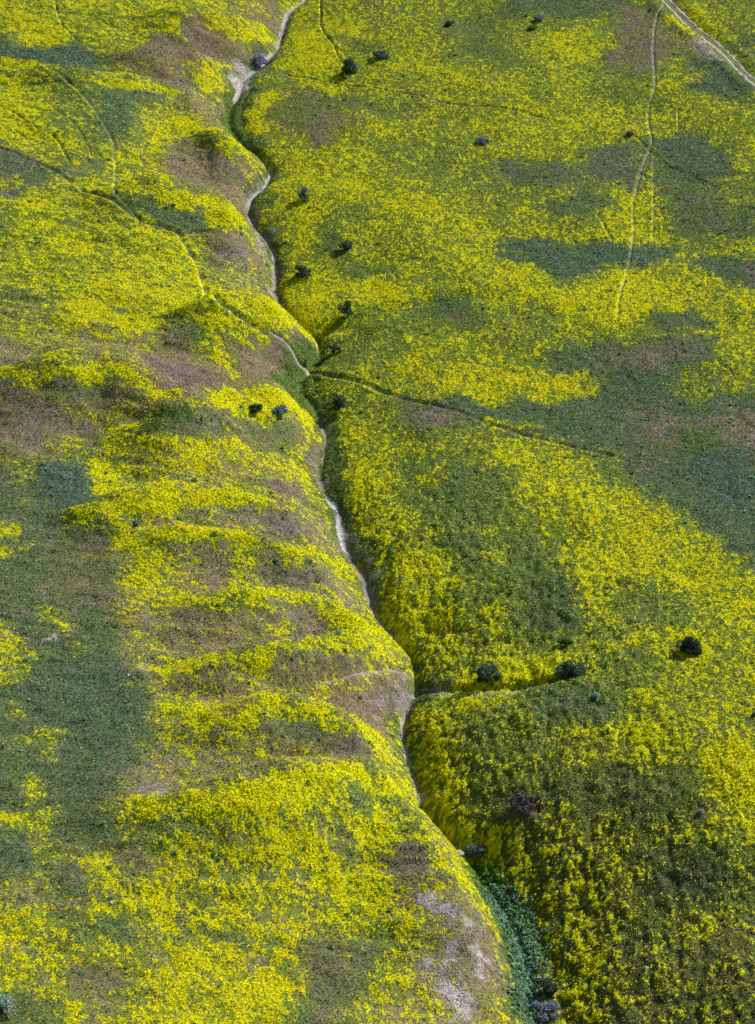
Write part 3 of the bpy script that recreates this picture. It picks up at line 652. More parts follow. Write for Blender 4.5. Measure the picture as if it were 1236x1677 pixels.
F = {k: np.clip(v, 0, 1) for k, v in F.items()}
F['Y'] *= 1-.17*sstep(5, 30, CXX)*sstep(-60, 40, CYY)
F['S'] = blur(F['Y'], 8); F['Y'] = .72*F['Y']+.28*blur(F['Y'], 4); F['B'] = .4*F['B']+.6*blur(F['B'], 4); F['T'] = .4*F['T']+.6*blur(F['T'], 5)
def cover(x, y):
    """land cover with ragged natural borders"""
    k_ = 1-.5*sstep(-2, -12, x-creek_x(y))
    wx = x+(fbm(x, y, 6, 61, 4)-.5)*9*k_; wy = y+(fbm(x, y, 6, 71, 4)-.5)*11*k_
    wx = wx+(vn(x, y, 1.3, 81)-.5)*1.2; wy = wy+(vn(x, y, 1.3, 82)-.5)*1.5
    return {k: bil(v, CX, CY, wx, wy) for k, v in F.items()}
def lin(r, g, b): return np.array([((c/255)/12.92 if c/255 <= .04045 else ((c/255+.055)/1.055)**2.4) for c in (r, g, b)])
def bloom_rank(x, y, raw=False):
    """patchy 0..1 field with about uniform distribution: flowers grow where it is under the local bloom density"""
    dl = x-creek_x(y)
    # bloom streaks run down the right bank and fall to the right along the left slopes
    def fam(ang, st):
        c, q = math.cos(ang), math.sin(ang); u = x*c+y*q; v = -x*q+y*c
        return .40*vn(u, v/st, .46, 91)+.24*fbm(u, v/(st*1.5), 1.2, 92, 3)*.85
    m1 = sstep(-2, 4, dl); m2 = sstep(-80, -105, y)
    big = m1*sstep(-40, -90, y)*sstep(55, 25, dl)
    fr_ = fam(.25, 1.7)*(1-.5*big)+.5*big*(.62*fbm(x, y*.6, .95, 95, 2))
    n = fr_*m1+(1-m1)*(fam(.55, 2.3)*m2+fam(1.15, 2.2)*(1-m2))
    n = n+.15*fbm(x, y, 5.5, 93, 3)+.38*vn(x, y, .30, 94)
    if raw: return n
    n = (n-_bm)/_bs
    return .5*(1+np.tanh(.8*n))

_t = bloom_rank(rng.random(60000)*180-90, rng.random(60000)*300-150, True); _bm, _bs = _t.mean(), _t.std()*1.06; print('bloom', _bm, _bs)
# ------------------------------------------------------------------ mesh helpers
def tag(o, label=None, cat=None, group=None, kind=None):
    if label: o['label'] = label
    if cat: o['category'] = cat
    if group: o['group'] = group
    if kind: o['kind'] = kind
    return o
def link(name, me, mat=None, parent=None):
    o = bpy.data.objects.new(name, me); col.objects.link(o)
    if mat: me.materials.append(mat)
    if parent: o.parent = parent
    return o
def np_mesh(name, V, Fa, colr=None, dom='FACE', smooth_=False):
    """V (n,3), Fa (m,k) index array"""
    me = bpy.data.meshes.new(name); m, k = Fa.shape
    me.vertices.add(len(V)); me.vertices.foreach_set('co', np.ascontiguousarray(V, np.float32).ravel())
    me.loops.add(m*k); me.loops.foreach_set('vertex_index', Fa.astype(np.int32).ravel())
    me.polygons.add(m); me.polygons.foreach_set('loop_start', np.arange(0, m*k, k, dtype=np.int32))
    if colr is not None:
        a = me.attributes.new('tint', 'FLOAT_COLOR', dom); c = np.ones((len(colr), 4), np.float32); c[:, :3] = colr
        a.data.foreach_set('color', c.ravel())
    me.update(calc_edges=True)
    if smooth_: me.shade_smooth()
    return me
def nodes(name):
    m = bpy.data.materials.new(name); m.use_nodes = True; n = m.node_tree; b = n.nodes['Principled BSDF']
    b.inputs['Roughness'].default_value = .9; b.inputs['Specular IOR Level'].default_value = .12
    return m, n, b
def tint_mat(name, rough=.85, transl=0.0, nscale=0):
    m, n, b = nodes(name)
    a = n.nodes.new('ShaderNodeAttribute'); a.attribute_name = 'tint'
    src = a.outputs['Color']
    if nscale:
        tx = n.nodes.new('ShaderNodeTexNoise'); tx.inputs['Scale'].default_value = nscale; tx.inputs['Detail'].default_value = 4
        g = n.nodes.new('ShaderNodeNewGeometry'); n.links.new(g.outputs['Position'], tx.inputs['Vector'])
        mr = n.nodes.new('ShaderNodeMapRange'); mr.inputs[1].default_value = .3; mr.inputs[2].default_value = .7; mr.inputs[3].default_value = .6; mr.inputs[4].default_value = 1.3
        n.links.new(tx.outputs['Fac'], mr.inputs[0])
        mx = n.nodes.new('ShaderNodeVectorMath'); mx.operation = 'SCALE'
        n.links.new(src, mx.inputs[0]); n.links.new(mr.outputs[0], mx.inputs['Scale']); src = mx.outputs[0]
    n.links.new(src, b.inputs['Base Color']); b.inputs['Roughness'].default_value = rough
    if transl:
        t = n.nodes.new('ShaderNodeBsdfTranslucent'); n.links.new(src, t.inputs['Color'])
        ms = n.nodes.new('ShaderNodeMixShader'); ms.inputs[0].default_value = transl
        n.links.new(b.outputs[0], ms.inputs[1]); n.links.new(t.outputs[0], ms.inputs[2])
        n.links.new(ms.outputs[0], n.nodes['Material Output'].inputs['Surface'])
    return m

# colours (real-world base colours, linear)
C_MAUVE = lin(122, 106, 118); C_OLV = lin(142, 154, 12); C_GREEN = lin(98, 116, 42); C_DARK = lin(78, 98, 52); C_TEAL = lin(80, 98, 80); C_BROWN = lin(126, 112, 104)
C_OCHRE = lin(134, 112, 44); C_PALE = lin(186, 176, 172); C_YEL = lin(240, 238, 0); C_YEL2 = lin(214, 208, 0); C_LUSH = lin(84, 104, 42)
def ground_rgb(x, y, cv, seed=0):
    n1 = fbm(x, y, 3, 101+seed, 3)[:, None]; n2 = fbm(x, y, 11, 102, 3)[:, None]; n3 = vn(x, y, .6, 103+seed)[:, None]
    B, T, P, G = (cv[k][:, None] for k in 'BTPG')
    c = C_GREEN*(1-n1)+C_DARK*n1
    c = c*(1-T)+C_TEAL*T*(.7+.6*n3)+0
    n4 = np.clip((fbm(x, y, 4.5, 109, 3)[:, None]-.35)*2.4, 0, 1)
    b = (C_MAUVE*n4+C_BROWN*(1-n4))*(.6+.75*n3)*(1-.6*n2)+C_OCHRE*.6*n2
    Y_ = (np.clip(cv['Y']-.15, 0, 1)**.8)[:, None]*(.45+.75*vn(x, y, .9, 107+seed)[:, None])*(1-.8*G)
    c = c*(1-Y_)+C_OLV*Y_; b = b*(1-Y_*.55)+C_OLV*Y_*.55
    Bm = np.clip(B*1.5-.45+(n1-.5)*1.1+(n3-.5)*.5, 0, 1); c = c*(1-Bm)+b*Bm
    c = c*(1-G)+C_LUSH*G*(.7+.6*n3)
    bank_shade = (sstep(1, 6, x-creek_x(y))*sstep(60, 25, x-creek_x(y))*sstep(-60, -110, y))[:, None]*.6  # shade of the near right bank, painted into ground and grass colour
    c = c*(1-bank_shade)+lin(62, 66, 32)*(.6+.8*n3)*bank_shade
    Pm = np.clip(P*1.5-.5+(n1-.45)*1.5*P+(n3-.5)*.8*P, 0, 1)
    return c*(1-Pm)+C_PALE*Pm*(.75+.4*n3)

# ------------------------------------------------------------------ ground: one sheet to the horizon
def grow(a, step, far):
    out = []; s = step; v = a
    while v < far: s *= 1.16; v += s; out.append(v)
    return np.array(out)
ex = grow(GX[-1], .33, 9000); ey = grow(GY[-1], .45, 9000); eyn = grow(-GY[0], .45, 9000)
ax = np.concatenate([-ex[::-1], GX, ex]); ay = np.concatenate([-eyn[::-1], GY, ey])
AX, AY = np.meshgrid(ax, ay); AZ = raw_h(AX.ravel(), AY.ravel()).reshape(AX.shape)
AZ[len(eyn):len(eyn)+len(GY), len(ex):len(ex)+len(GX)] = HG
nx, ny = len(ax), len(ay)
idx = np.arange(nx*ny).reshape(ny, nx)
FQ = np.stack([idx[:-1, :-1], idx[:-1, 1:], idx[1:, 1:], idx[1:, :-1]], -1).reshape(-1, 4)
gv = np.stack([AX, AY, AZ], -1).reshape(-1, 3)
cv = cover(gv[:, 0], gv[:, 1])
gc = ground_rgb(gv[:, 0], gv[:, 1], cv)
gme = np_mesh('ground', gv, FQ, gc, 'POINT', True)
ya = gme.attributes.new('bloom', 'FLOAT', 'POINT')
rk = bloom_rank(gv[:, 0], gv[:, 1])
ya.data.foreach_set('value', np.clip((cv['Y']**1.4-rk)*2.2+.25, 0, 1).astype(np.float32)*np.clip(cv['Y']*4, 0, 1).astype(np.float32))
m, n, b = nodes('meadow_ground')
a1 = n.nodes.new('ShaderNodeAttribute'); a1.attribute_name = 'tint'
a2 = n.nodes.new('ShaderNodeAttribute'); a2.attribute_name = 'bloom'
g = n.nodes.new('ShaderNodeNewGeometry')
t1 = n.nodes.new('ShaderNodeTexNoise'); t1.inputs['Scale'].default_value = 3.2; t1.inputs['Detail'].default_value = 5; t1.inputs['Roughness'].default_value = .7
n.links.new(g.outputs['Position'], t1.inputs['Vector'])
mr = n.nodes.new('ShaderNodeMapRange'); mr.inputs[1].default_value = .35; mr.inputs[2].default_value = .65; mr.inputs[3].default_value = .62; mr.inputs[4].default_value = 1.35
n.links.new(t1.outputs['Fac'], mr.inputs[0])
vs = n.nodes.new('ShaderNodeVectorMath'); vs.operation = 'SCALE'; n.links.new(a1.outputs['Color'], vs.inputs[0]); n.links.new(mr.outputs[0], vs.inputs['Scale'])
t2 = n.nodes.new('ShaderNodeTexNoise'); t2.inputs['Scale'].default_value = 5.5; t2.inputs['Detail'].default_value = 3
n.links.new(g.outputs['Position'], t2.inputs['Vector'])
ad = n.nodes.new('ShaderNodeMath'); ad.operation = 'ADD'; n.links.new(t2.outputs['Fac'], ad.inputs[0]); n.links.new(a2.outputs['Fac'], ad.inputs[1])
th = n.nodes.new('ShaderNodeMapRange'); th.inputs[1].default_value = .78; th.inputs[2].default_value = 1.12; n.links.new(ad.outputs[0], th.inputs[0])
mx = n.nodes.new('ShaderNodeMix'); mx.data_type = 'RGBA'; mx.inputs['B'].default_value = (*C_YEL2*.85, 1)
n.links.new(th.outputs[0], mx.inputs['Factor']); n.links.new(vs.outputs[0], mx.inputs['A'])
n.links.new(mx.outputs['Result'], b.inputs['Base Color'])
bp = n.nodes.new('ShaderNodeBump'); bp.inputs['Strength'].default_value = 1; bp.inputs['Distance'].default_value = .25
n.links.new(t1.outputs['Fac'], bp.inputs['Height']); n.links.new(bp.outputs[0], b.inputs['Normal'])
tag(link('ground', gme, m), kind='structure')

# ------------------------------------------------------------------ draped strips: creek bed, road, paths
def ribbon(name, q, wd, mat, rgb, lift=.03, jitter=.35, cols=5, seed=0, fade=False):
    q = np.asarray(q); L = np.concatenate([[0], np.cumsum(np.hypot(*(q[1:]-q[:-1]).T))])
    s = np.arange(0, L[-1], .4); x = np.interp(s, L, q[:, 0]); y = np.interp(s, L, q[:, 1])
    tx = np.gradient(x); ty = np.gradient(y); l = np.hypot(tx, ty)+1e-9; nx_, ny_ = -ty/l, tx/l
    w_ = wd*(1+jitter*2*(fbm(s, s*0, 3.0, 200+seed, 3)-.5))
    w_ = w_*(.25+.75*sstep(.22, .45, fbm(s, s*0, 2.3, 230+seed, 2)))
    if fade: w_ = w_*np.minimum(1, np.minimum(s, s[-1]-s)/4+.15)
    o = np.linspace(-1, 1, cols)
    PX = x[:, None]+nx_[:, None]*o*w_[:, None]*.5+(vn(s, s*0, .8, 201+seed)[:, None]-.5)*.25
    PY = y[:, None]+ny_[:, None]*o*w_[:, None]*.5
    PZ = H(PX, PY)+lift*(1-np.abs(o)**3*1.6)+0
    V = np.stack([PX, PY, PZ], -1).reshape(-1, 3); n_ = len(s); ii = np.arange(n_*cols).reshape(n_, cols)
    FF = np.stack([ii[:-1, :-1], ii[:-1, 1:], ii[1:, 1:], ii[1:, :-1]], -1).reshape(-1, 4)
    c = rgb*(.6+.75*fbm(V[:, 0], V[:, 1], .9, 210+seed, 3)[:, None])
    return tag(link(name, np_mesh(name, V, FF, c, 'POINT', True), mat), kind='structure'), PX, PY
M_SOIL = tint_mat('bare_soil', .95, nscale=5)
for i, (q, wd, dp, pl) in enumerate(trails):
    if pl <= .02: rgb = lin(70, 72, 40)
    else: rgb = lin(58, 52, 34)*(1-pl)+lin(186, 178, 166)*pl
    ribbon('path', q, wd*(.85 if pl < .6 else .75), M_SOIL, rgb, .06, seed=i*3)

# main trail is paler where it crosses the bare spur
ribbon('path', cat(line([(430,543),(450,551),(467,562),(480,580),(490,600),(503,611),(525,613)]), 6), .75, M_SOIL, lin(190, 178, 170), .10, seed=77, fade=True)
# road: pale two-track
t = np.gradient(road_q, axis=0); t /= np.hypot(*t.T)[:, None]; nn = np.stack([-t[:, 1], t[:, 0]], 1)
ribbon('dirt_road', road_q, 3.0, M_SOIL, lin(112, 112, 74), .05, .12, 9, 5)
for s_ in (-1, 1):
    tag(ribbon('wheel_rut', road_q+nn*.85*s_, .7, M_SOIL, lin(176, 172, 166), .1, .6, 5, 6+s_)[0], kind='structure')
# creek bed: dry wash, pale in some reaches
def reach(a, b, wd, rgb, seed, off=0):
    m_ = (_yy > b) & (_yy < a); q = np.stack([_xs[m_]+off, _yy[m_]], 1)[::2]
    return ribbon('creek_bed', q, wd, M_SOIL, rgb, .08, .7, 5, seed, True)
def yof(py): # world y of creek at photo row
    i = np.argsort([c[1] for c in CREEK]); return flat(0, py)[1]
PALE = lin(160, 152, 146)
for a, b, wd, rgb, sd_ in [(-60, 132, 1.7, PALE, 1), (132, 168, 2.2, lin(180, 172, 166), 2), (240, 345, 1.1, PALE, 3), (345, 520, 1.2, lin(140, 134, 124), 4),
                      (680, 760, .8, lin(140, 130, 112), 5), (800, 905, 1.9, lin(178, 174, 168), 6), (905, 1000, 1.7, lin(128, 122, 112), 7),
                      (1000, 1045, .8, PALE, 8), (1150, 1300, .8, lin(160, 158, 140), 9)]:
    reach(yof(a), yof(b), wd, rgb, sd_)

# ------------------------------------------------------------------ tufts
def tufts(name, P, size, height, rgb, mat, k, flat_=.5, label=None, stems=0.0):
    """k small triangles in a low dome round every point; rgb (n,3)"""
    n_ = len(P)
    a = rng.random((n_, k))*2*math.pi; r = np.sqrt(rng.random((n_, k)))*size[:, None]
    cx = P[:, 0, None]+r*np.cos(a); cy = P[:, 1, None]+r*np.sin(a)
    hh = height[:, None]*(1-.55*(r/size[:, None])**2)*(.45+.55*rng.random((n_, k)))
    cz = H(cx, cy)+hh
    C = np.stack([cx, cy, cz], -1).reshape(-1, 3); N = len(C)
    # random frames, mostly facing up
    nrm = rng.normal(size=(N, 3)); nrm[:, 2] = np.abs(nrm[:, 2])+flat_*2.2; nrm /= np.linalg.norm(nrm, axis=1)[:, None]
    t_ = rng.normal(size=(N, 3)); t_ -= nrm*np.sum(t_*nrm, 1)[:, None]; t_ /= np.linalg.norm(t_, axis=1)[:, None]
    b_ = np.cross(nrm, t_); s = (size[:, None]*(.45+.5*rng.random((n_, k)))).reshape(-1, 1)
    V = np.stack([C+t_*s, C-t_*s*.5+b_*s*.87, C-t_*s*.5-b_*s*.87], 1).reshape(-1, 3)
    Fa = np.arange(N*3).reshape(-1, 3)
    c = np.repeat(rgb, k, 0)*(.78+.4*rng.random((N, 1)))
    if stems:
        g_ = (rng.random(N) < stems)[:, None]; gc_ = C_GREEN*(.5+.9*rng.random((N, 1))); c = np.where(g_, gc_*.5+c*.12, c)
    o = link(name, np_mesh(name, V, Fa, c, 'FACE'), mat)
    return tag(o, label, name.replace('_', ' '), kind='stuff')
def jgrid(x0, x1, y0, y1, sx, sy):
    X, Y = np.meshgrid(np.arange(x0, x1, sx), np.arange(y0, y1, sy)); X = X.ravel(); Y = Y.ravel()
    X = X+(rng.random(X.shape)-.5)*sx*1.3; Y = Y+(rng.random(Y.shape)-.5)*sy*1.3
    k = np.abs(X) < (np.hypot(Y-CAM[1], CAM[2])*TH*W0/H0*1.12+14)
    return X[k], Y[k]
Y0, Y1 = flat(0, 1677)[1]-22, flat(0, 0)[1]+25
# distance to paths, so that nothing grows on them
keep_lines = [(q, wd*.5+(.35 if i_ in (0, 1, 3) else 0)) for i_, (q, wd, dp, pl) in enumerate(trails)]+[(road_q+nn*.85, .5), (road_q-nn*.85, .5)]
PM = np.zeros(XX.shape, bool)
for q, hw in keep_lines:
    L = np.concatenate([[0], np.cumsum(np.hypot(*(q[1:]-q[:-1]).T))]); s = np.arange(0, L[-1], .15)
    x = np.interp(s, L, q[:, 0]); y = np.interp(s, L, q[:, 1])
    for ox in (-1, -.5, 0, .5, 1):
        i = np.clip(np.round((x+ox*hw-GX[0])/.33).astype(int), 0, len(GX)-1); j = np.clip(np.round((y-GY[0])/.45).astype(int), 0, len(GY)-1)
        PM[j, i] = True
def clear(x, y):
    i = np.clip(np.round((x-GX[0])/.33).astype(int), 0, len(GX)-1); j = np.clip(np.round((y-GY[0])/.45).astype(int), 0, len(GY)-1)
    d = np.abs(x-creek_x(y))
    return ~PM[j, i] & ((d > .8) | (vn(x, y, 6, 301) > .62))
M_FLO = tint_mat('flower_petals', .8, .15); M_GRS = tint_mat('grass_blades', .85, .15)
X, Y = jgrid(-140, 140, Y0, Y1, .29, .33)
k = clear(X, Y); X, Y = X[k], Y[k]
cvt = cover(X, Y); rk = bloom_rank(X, Y)
Yq = cvt['Y']**1.5
yel = rk < Yq*(1.02-.45*rng.random(len(X))**1.3)
stray = ~yel & (rng.random(len(X)) < .20*cvt['Y']+.20*cvt['S']+.16*np.clip(cvt['B']-.45, 0, 1))
yel |= stray
# sparse strays everywhere
yel |= (rng.random(len(X)) < .012)
yi = np.where(yel)[0]
den = np.clip((Yq[yi]-rk[yi])*2, 0, 1); st_ = stray[yi]
vr = fbm(X[yi], Y[yi], 4, 311, 3)[:, None]
ylc = C_YEL*(1-.55*vr)+C_YEL2*.55*vr
brn = np.clip(cvt['B'][yi]-.35, 0, 1)[:, None]*(1-den[:, None])*.75
ylc = ylc*(1-brn)+lin(150, 130, 20)*brn
gold = np.clip(fbm(X[yi], Y[yi], 26, 313, 3)*1.4-.6+sstep(-110, -150, Y[yi])*sstep(10, -20, X[yi])*.75, 0, 1)[:, None]*.75
ylc = ylc*(1-gold)+lin(226, 208, 0)*gold
dl_ = X[yi]-creek_x(Y[yi]); tall = 1+.9*sstep(1, 5, dl_)*sstep(60, 25, dl_)*sstep(40, -60, Y[yi])
tufts('yellow_wildflowers', np.stack([X[yi], Y[yi]], 1), (.088+.075*rng.random(len(yi))+.045*den)*np.where(st_, .65, 1), (.08+.20*rng.random(len(yi))*(.5+den))*tall*1.0, ylc, M_FLO, 5, .5,
      'bright yellow wildflowers in bloom spread in patches over the whole hillside', stems=.25)
print('yellow', len(yi))
gi = np.where(~yel & (rng.random(len(X)) < .72))[0]
cg = {k_: v[gi] for k_, v in cvt.items()}
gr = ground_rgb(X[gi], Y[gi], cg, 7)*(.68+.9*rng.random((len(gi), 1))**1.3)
low = np.clip(1-.5*cg['B']-.6*cg['P'], .3, 1)
tufts('meadow_grass', np.stack([X[gi], Y[gi]], 1), .11+.09*rng.random(len(gi)), (.06+.17*rng.random(len(gi)))*low, gr, M_GRS, 4, .35,
      'low green and dry brown grass and herbs between the yellow flowers')
print('grass', len(gi))
# darker / teal leafy herb clumps, bigger and rounder
X, Y = jgrid(-140, 140, Y0, Y1, 1.5, 1.6); k = clear(X, Y); X, Y = X[k], Y[k]; cvt = cover(X, Y)
pr = cvt['T']*.26+cvt['G']*.25+.008; k = rng.random(len(X)) < pr; X, Y = X[k], Y[k]; T = cvt['T'][k][:, None]
c = lin(100, 134, 104)*T+lin(88, 120, 54)*(1-T)
tufts('leafy_herbs', np.stack([X, Y], 1), .2+.3*rng.random(len(X))**2, .12+.2*rng.random(len(X)), c*(.8+.6*rng.random((len(X), 1))), M_GRS, 12, .6,
      'small rounded blue-green leafy herbs scattered in the flowerless patches')
# ------------------------------------------------------------------ leafy plants filling the floor of the wash
def herb_band(name, pts, wd, n_, rgb, size, hgt, label):
    q = cat(line(pts), 6); L = np.concatenate([[0], np.cumsum(np.hypot(*(q[1:]-q[:-1]).T))])
    s = rng.random(n_)*L[-1]; x = np.interp(s, L, q[:, 0]); y = np.interp(s, L, q[:, 1])
    i = np.minimum(np.searchsorted(L, s), len(q)-1); t_ = q[i]-q[np.maximum(i-1, 0)]; t_ /= np.hypot(*t_.T)[:, None]+1e-9
    o = rng.normal(size=n_)*wd*.42*np.minimum(1, np.minimum(s, L[-1]-s)/5+.2)
    P = np.stack([x-t_[:, 1]*o, y+t_[:, 0]*o], 1)
    tufts(name, P, size*(.6+.8*rng.random(n_)), hgt*(.4+rng.random(n_)), rgb*(.55+.9*rng.random((n_, 1))), M_GRS, 12, .25, label)
herb_band('wash_plants', [(800,1455),(825,1490),(845,1525),(858,1560),(862,1600),(864,1645),(874,1690)], 3.5, 1700, lin(122, 156, 118), .26, .55, 'pale blue-green leafy plants filling the lower floor of the wash')
herb_band('wash_plants', [(772,1420),(800,1455),(830,1498),(850,1545)], 2.6, 350, lin(80, 130, 50), .24, .4, 'bright green leafy plants lining the wash below the grey shrub')

# ------------------------------------------------------------------ shrubs: foliage of many small leaf clusters on a few stems
M_LEAF = tint_mat('shrub_leaves', .7, .2); M_BARK = tint_mat('shrub_bark', .9)
def tubes(segs):
    V = []; Fq = []
    for a, b, r0, r1 in segs:
        d = (b-a).normalized(); u = d.orthogonal().normalized(); v = d.cross(u); o = len(V)
        for c_, r in ((a, r0), (b, r1)):
            for k in range(6):
                an = k*math.pi/3; V.append(tuple(c_+(u*math.cos(an)+v*math.sin(an))*r))
        for k in range(6): Fq.append((o+k, o+(k+1) % 6, o+6+(k+1) % 6, o+6+k))
    return np.array(V), np.array(Fq)
def shrub(px, py, wpx, asp, rgb, label, group=None, twiggy=0.0, name='shrub', var=.5, lean=0.0, cat_='shrub', seed=0):
    """wpx: width in image pixels of the full photograph; asp: height / width"""
    rs = np.random.default_rng(1000+seed); p = at(px, py); W = 1.12*wpx*np.linalg.norm(p-CAM)*TH/(H0/2); Ht = W*asp
    z0 = float(H(p[0], p[1]))
    root = bpy.data.objects.new(name, None); col.objects.link(root); root.location = (p[0], p[1], z0-.05)
    root.empty_display_size = .5; tag(root, label, cat_, group)
    # clumps
    nc = 8+int(rs.random()*7); cen = []
    for i in range(nc):
        an = rs.random()*6.283; rr = math.sqrt(rs.random())*.42*W; hz = Ht*(.28+.5*rs.random())*(1-.45*(rr/(.5*W))**2)
        cen.append((rr*math.cos(an)+lean*hz, rr*math.sin(an), hz, (.10+.15*rs.random())*W, .6+.8*rs.random()))
    cen.append((lean*Ht*.8, 0, Ht*.70, .22*W, 1.0))
    # stems
    segs = []
    for cx_, cy_, cz_, cr, b_ in cen:
        a0 = Vector((rs.normal()*.04*W, rs.normal()*.04*W, -.1)); mid = Vector((cx_*.45, cy_*.45, cz_*.5)); e = Vector((cx_, cy_, cz_))
        segs += [(a0, mid, .022*W, .015*W), (mid, e, .015*W, .007*W)]
        for k in range(int(3+8*twiggy)):
            dv = Vector(rs.normal(size=3)); dv.z = abs(dv.z)*1.2; dv.normalize(); segs.append((e-dv*cr*.3, e+dv*cr*(.8+.5*rs.random()), .008*W, .002*W))
    V, Fq = tubes(segs)
    bc = lin(104, 92, 84) if not twiggy else lin(150, 142, 158)
    link('stem', np_mesh('stem', V, Fq, np.tile(bc, (len(V), 1))*(.7+.5*rs.random((len(V), 1))), 'POINT'), M_BARK, root)
    # leaves
    PL = []; CL = []; SZ = []
    for cx_, cy_, cz_, cr, b_ in cen:
        k = int(260*(1-.6*twiggy)); d = rs.normal(size=(k, 3)); d /= np.linalg.norm(d, axis=1)[:, None]
        r = cr*(.55+.5*rs.random(k)**.7); q = np.array([cx_, cy_, cz_])+d*r[:, None]*np.array([1, 1, .8*min(1.2, asp+.35)])
        q[:, 2] = np.maximum(q[:, 2], .03+.08*rs.random(k)); PL.append(q); CL.append(np.tile(rgb*(1-var+var*b_), (k, 1))*(.65+.7*rs.random((k, 1))))
    PL = np.vstack(PL); CL = np.vstack(CL); N = len(PL)
    nrm = rs.normal(size=(N, 3)); nrm[:, 2] = np.abs(nrm[:, 2])+.5; nrm /= np.linalg.norm(nrm, axis=1)[:, None]; t_ = rs.normal(size=(N, 3)); t_ -= nrm*np.sum(t_*nrm, 1)[:, None]; t_ /= np.linalg.norm(t_, axis=1)[:, None]
    b2 = np.cross(nrm, t_); s = (.030*W*(.6+.8*rs.random(N)))[:, None]
    V = np.stack([PL+t_*s*1.3, PL+b2*s*.7, PL-t_*s*1.3, PL-b2*s*.7], 1).reshape(-1, 3)
    link('foliage', np_mesh('foliage', V, np.arange(N*4).reshape(-1, 4), CL, 'FACE'), M_LEAF, root)
    return root
D = lin(72, 98, 70); DB = lin(92, 114, 104); OL = lin(98, 120, 56); SG = lin(150, 172, 152); PU = lin(170, 162, 196); GB = lin(130, 140, 150)
G1 = 'dark shrubs scattered on the right side of the wash'
SH = [
 (575,120,27,.85,D,'dark green round shrub at the end of the thin trail high on the right slope',G1,0),
 (622,95,24,.5,DB,'low spreading grey-green shrub just above the dark round shrub near the top',G1,0),
 (424,108,27,.75,PU,'pale lilac-grey twiggy bush in the bend of the upper wash',None,.8),
 (737,43,17,.45,D,'small flat dark shrub alone near the top edge, right of centre',G1,0),
 (881,32,18,.6,GB,'low slate-grey shrub near the top edge, nearest to the dirt road',None,.3),
 (871,48,15,.4,OL,'faint flat green shrub just below the slate-grey shrub near the top',G1,0),
 (790,234,19,.5,GB,'lone flat bluish-grey shrub on the green slope in the upper middle',None,.2),
 (499,325,20,.95,DB,'small upright shrub in flowers just right of the uppermost tight bend of the wash',G1,0),
 (567,408,24,.6,D,'low dark shrub with a long shadow, highest of three beside the wash',G1,0),
 (495,452,26,.75,D,'dark shrub close to the wash in dense flowers, casting its shadow toward the wash',G1,0),
 (571,518,25,1.2,D,'tallest dark shrub, round-topped, standing by a faint side trail above the trail crossing',G1,0),
 (549,578,17,.9,D,'small dark shrub directly above the place where the trail crosses the wash',G1,0),
 (555,670,28,.9,D,'dark shrub right of the green floor of the wash, just below the trail crossing',G1,0),
 (418,671,19,.5,lin(60,88,50),'green low shrub on the yellow spur crest, left one of the pair',None,0),
 (457,675,24,.42,SG*.8,'wide grey-green low shrub on the yellow spur crest, right one of the pair',None,0),
 (797,1114,38,.75,D,'dark shrub in the small side gully, the one nearer to the main wash',G1,0),
 (935,1104,40,.65,D,'dark shrub at the upper end of the small side gully',G1,0),
 (1126,1066,36,.65,lin(52,72,52),'large dark domed shrub ringed by yellow flowers on the right slope',G1,0),
 (928,1056,24,.5,OL,'low olive shrub half hidden in grass above the side gully',G1,0),
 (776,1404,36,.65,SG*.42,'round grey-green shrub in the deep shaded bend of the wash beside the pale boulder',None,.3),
 (1031,221,11,.5,D,'tiny dark shrub left of the pale footpath on the upper right slope',G1,0),
 (892,1662,40,.6,GB,'greyish purple twiggy bush on the wash bank at the bottom edge',None,.7),
 (893,1622,36,.7,D,'dark shrub in the shade right of the wash near the bottom edge',G1,0),
 (2,1652,40,.6,SG,'silvery green bush cut by the left edge near the bottom corner',None,.1),
 (855,1318,44,.35,lin(84,74,74),'low dead brown brush in a dark hollow on the right bank',None,.7),
 (976,1140,12,.6,SG*1.2,'small silvery plant alone on the green slope below the side gully',None,.1),
 (1149,1331,11,.6,SG*1.2,'small silvery plant alone on the brown slope at the lower right',None,.1),
 (1235,1172,9,.7,D,'small dark shrub cut by the right edge',G1,0),
 (222,858,12,.5,lin(100,150,110),'bright green leafy clump by the yellow patches on the left spurs',None,0),
]
for i, (px, py, wpx, asp, c_, lb, gp, tw) in enumerate(SH):
    shrub(px, py, wpx, asp, np.asarray(c_)*.95, lb, gp, tw, seed=i, lean=.1*((i*37 % 5)-2)/2)

# ------------------------------------------------------------------ boulders and pebbles
def rock_mesh(name, r, flat_, seed, sub=3):
    import bmesh
    bm = bmesh.new(); bmesh.ops.create_icosphere(bm, subdivisions=sub, radius=1); rs = np.random.default_rng(seed)
    pl = rs.normal(size=(9, 3)); pl /= np.linalg.norm(pl, axis=1)[:, None]; dd = .62+.3*rs.random(9)
    for v in bm.verts:
        q = np.array(v.co)
        for n_, d_ in zip(pl, dd):
            e = q@n_-d_
            if e > 0: q = q-n_*e*.9
        q = q*(1+.05*math.sin(q[0]*9+seed)+.04*math.sin(q[1]*13)); v.co = (q[0]*r, q[1]*r*.8, q[2]*r*flat_)
    me = bpy.data.meshes.new(name); bm.to_mesh(me); bm.free(); 
    c = np.tile(lin(196, 188, 178), (len(me.vertices), 1))*(.8+.3*rs.random((len(me.vertices), 1)))
    a = me.attributes.new('tint', 'FLOAT_COLOR', 'POINT'); cc = np.ones((len(c), 4), np.float32); cc[:, :3] = c; a.data.foreach_set('color', cc.ravel())
    return me
M_ROCK = tint_mat('pale_rock', .9, nscale=3)
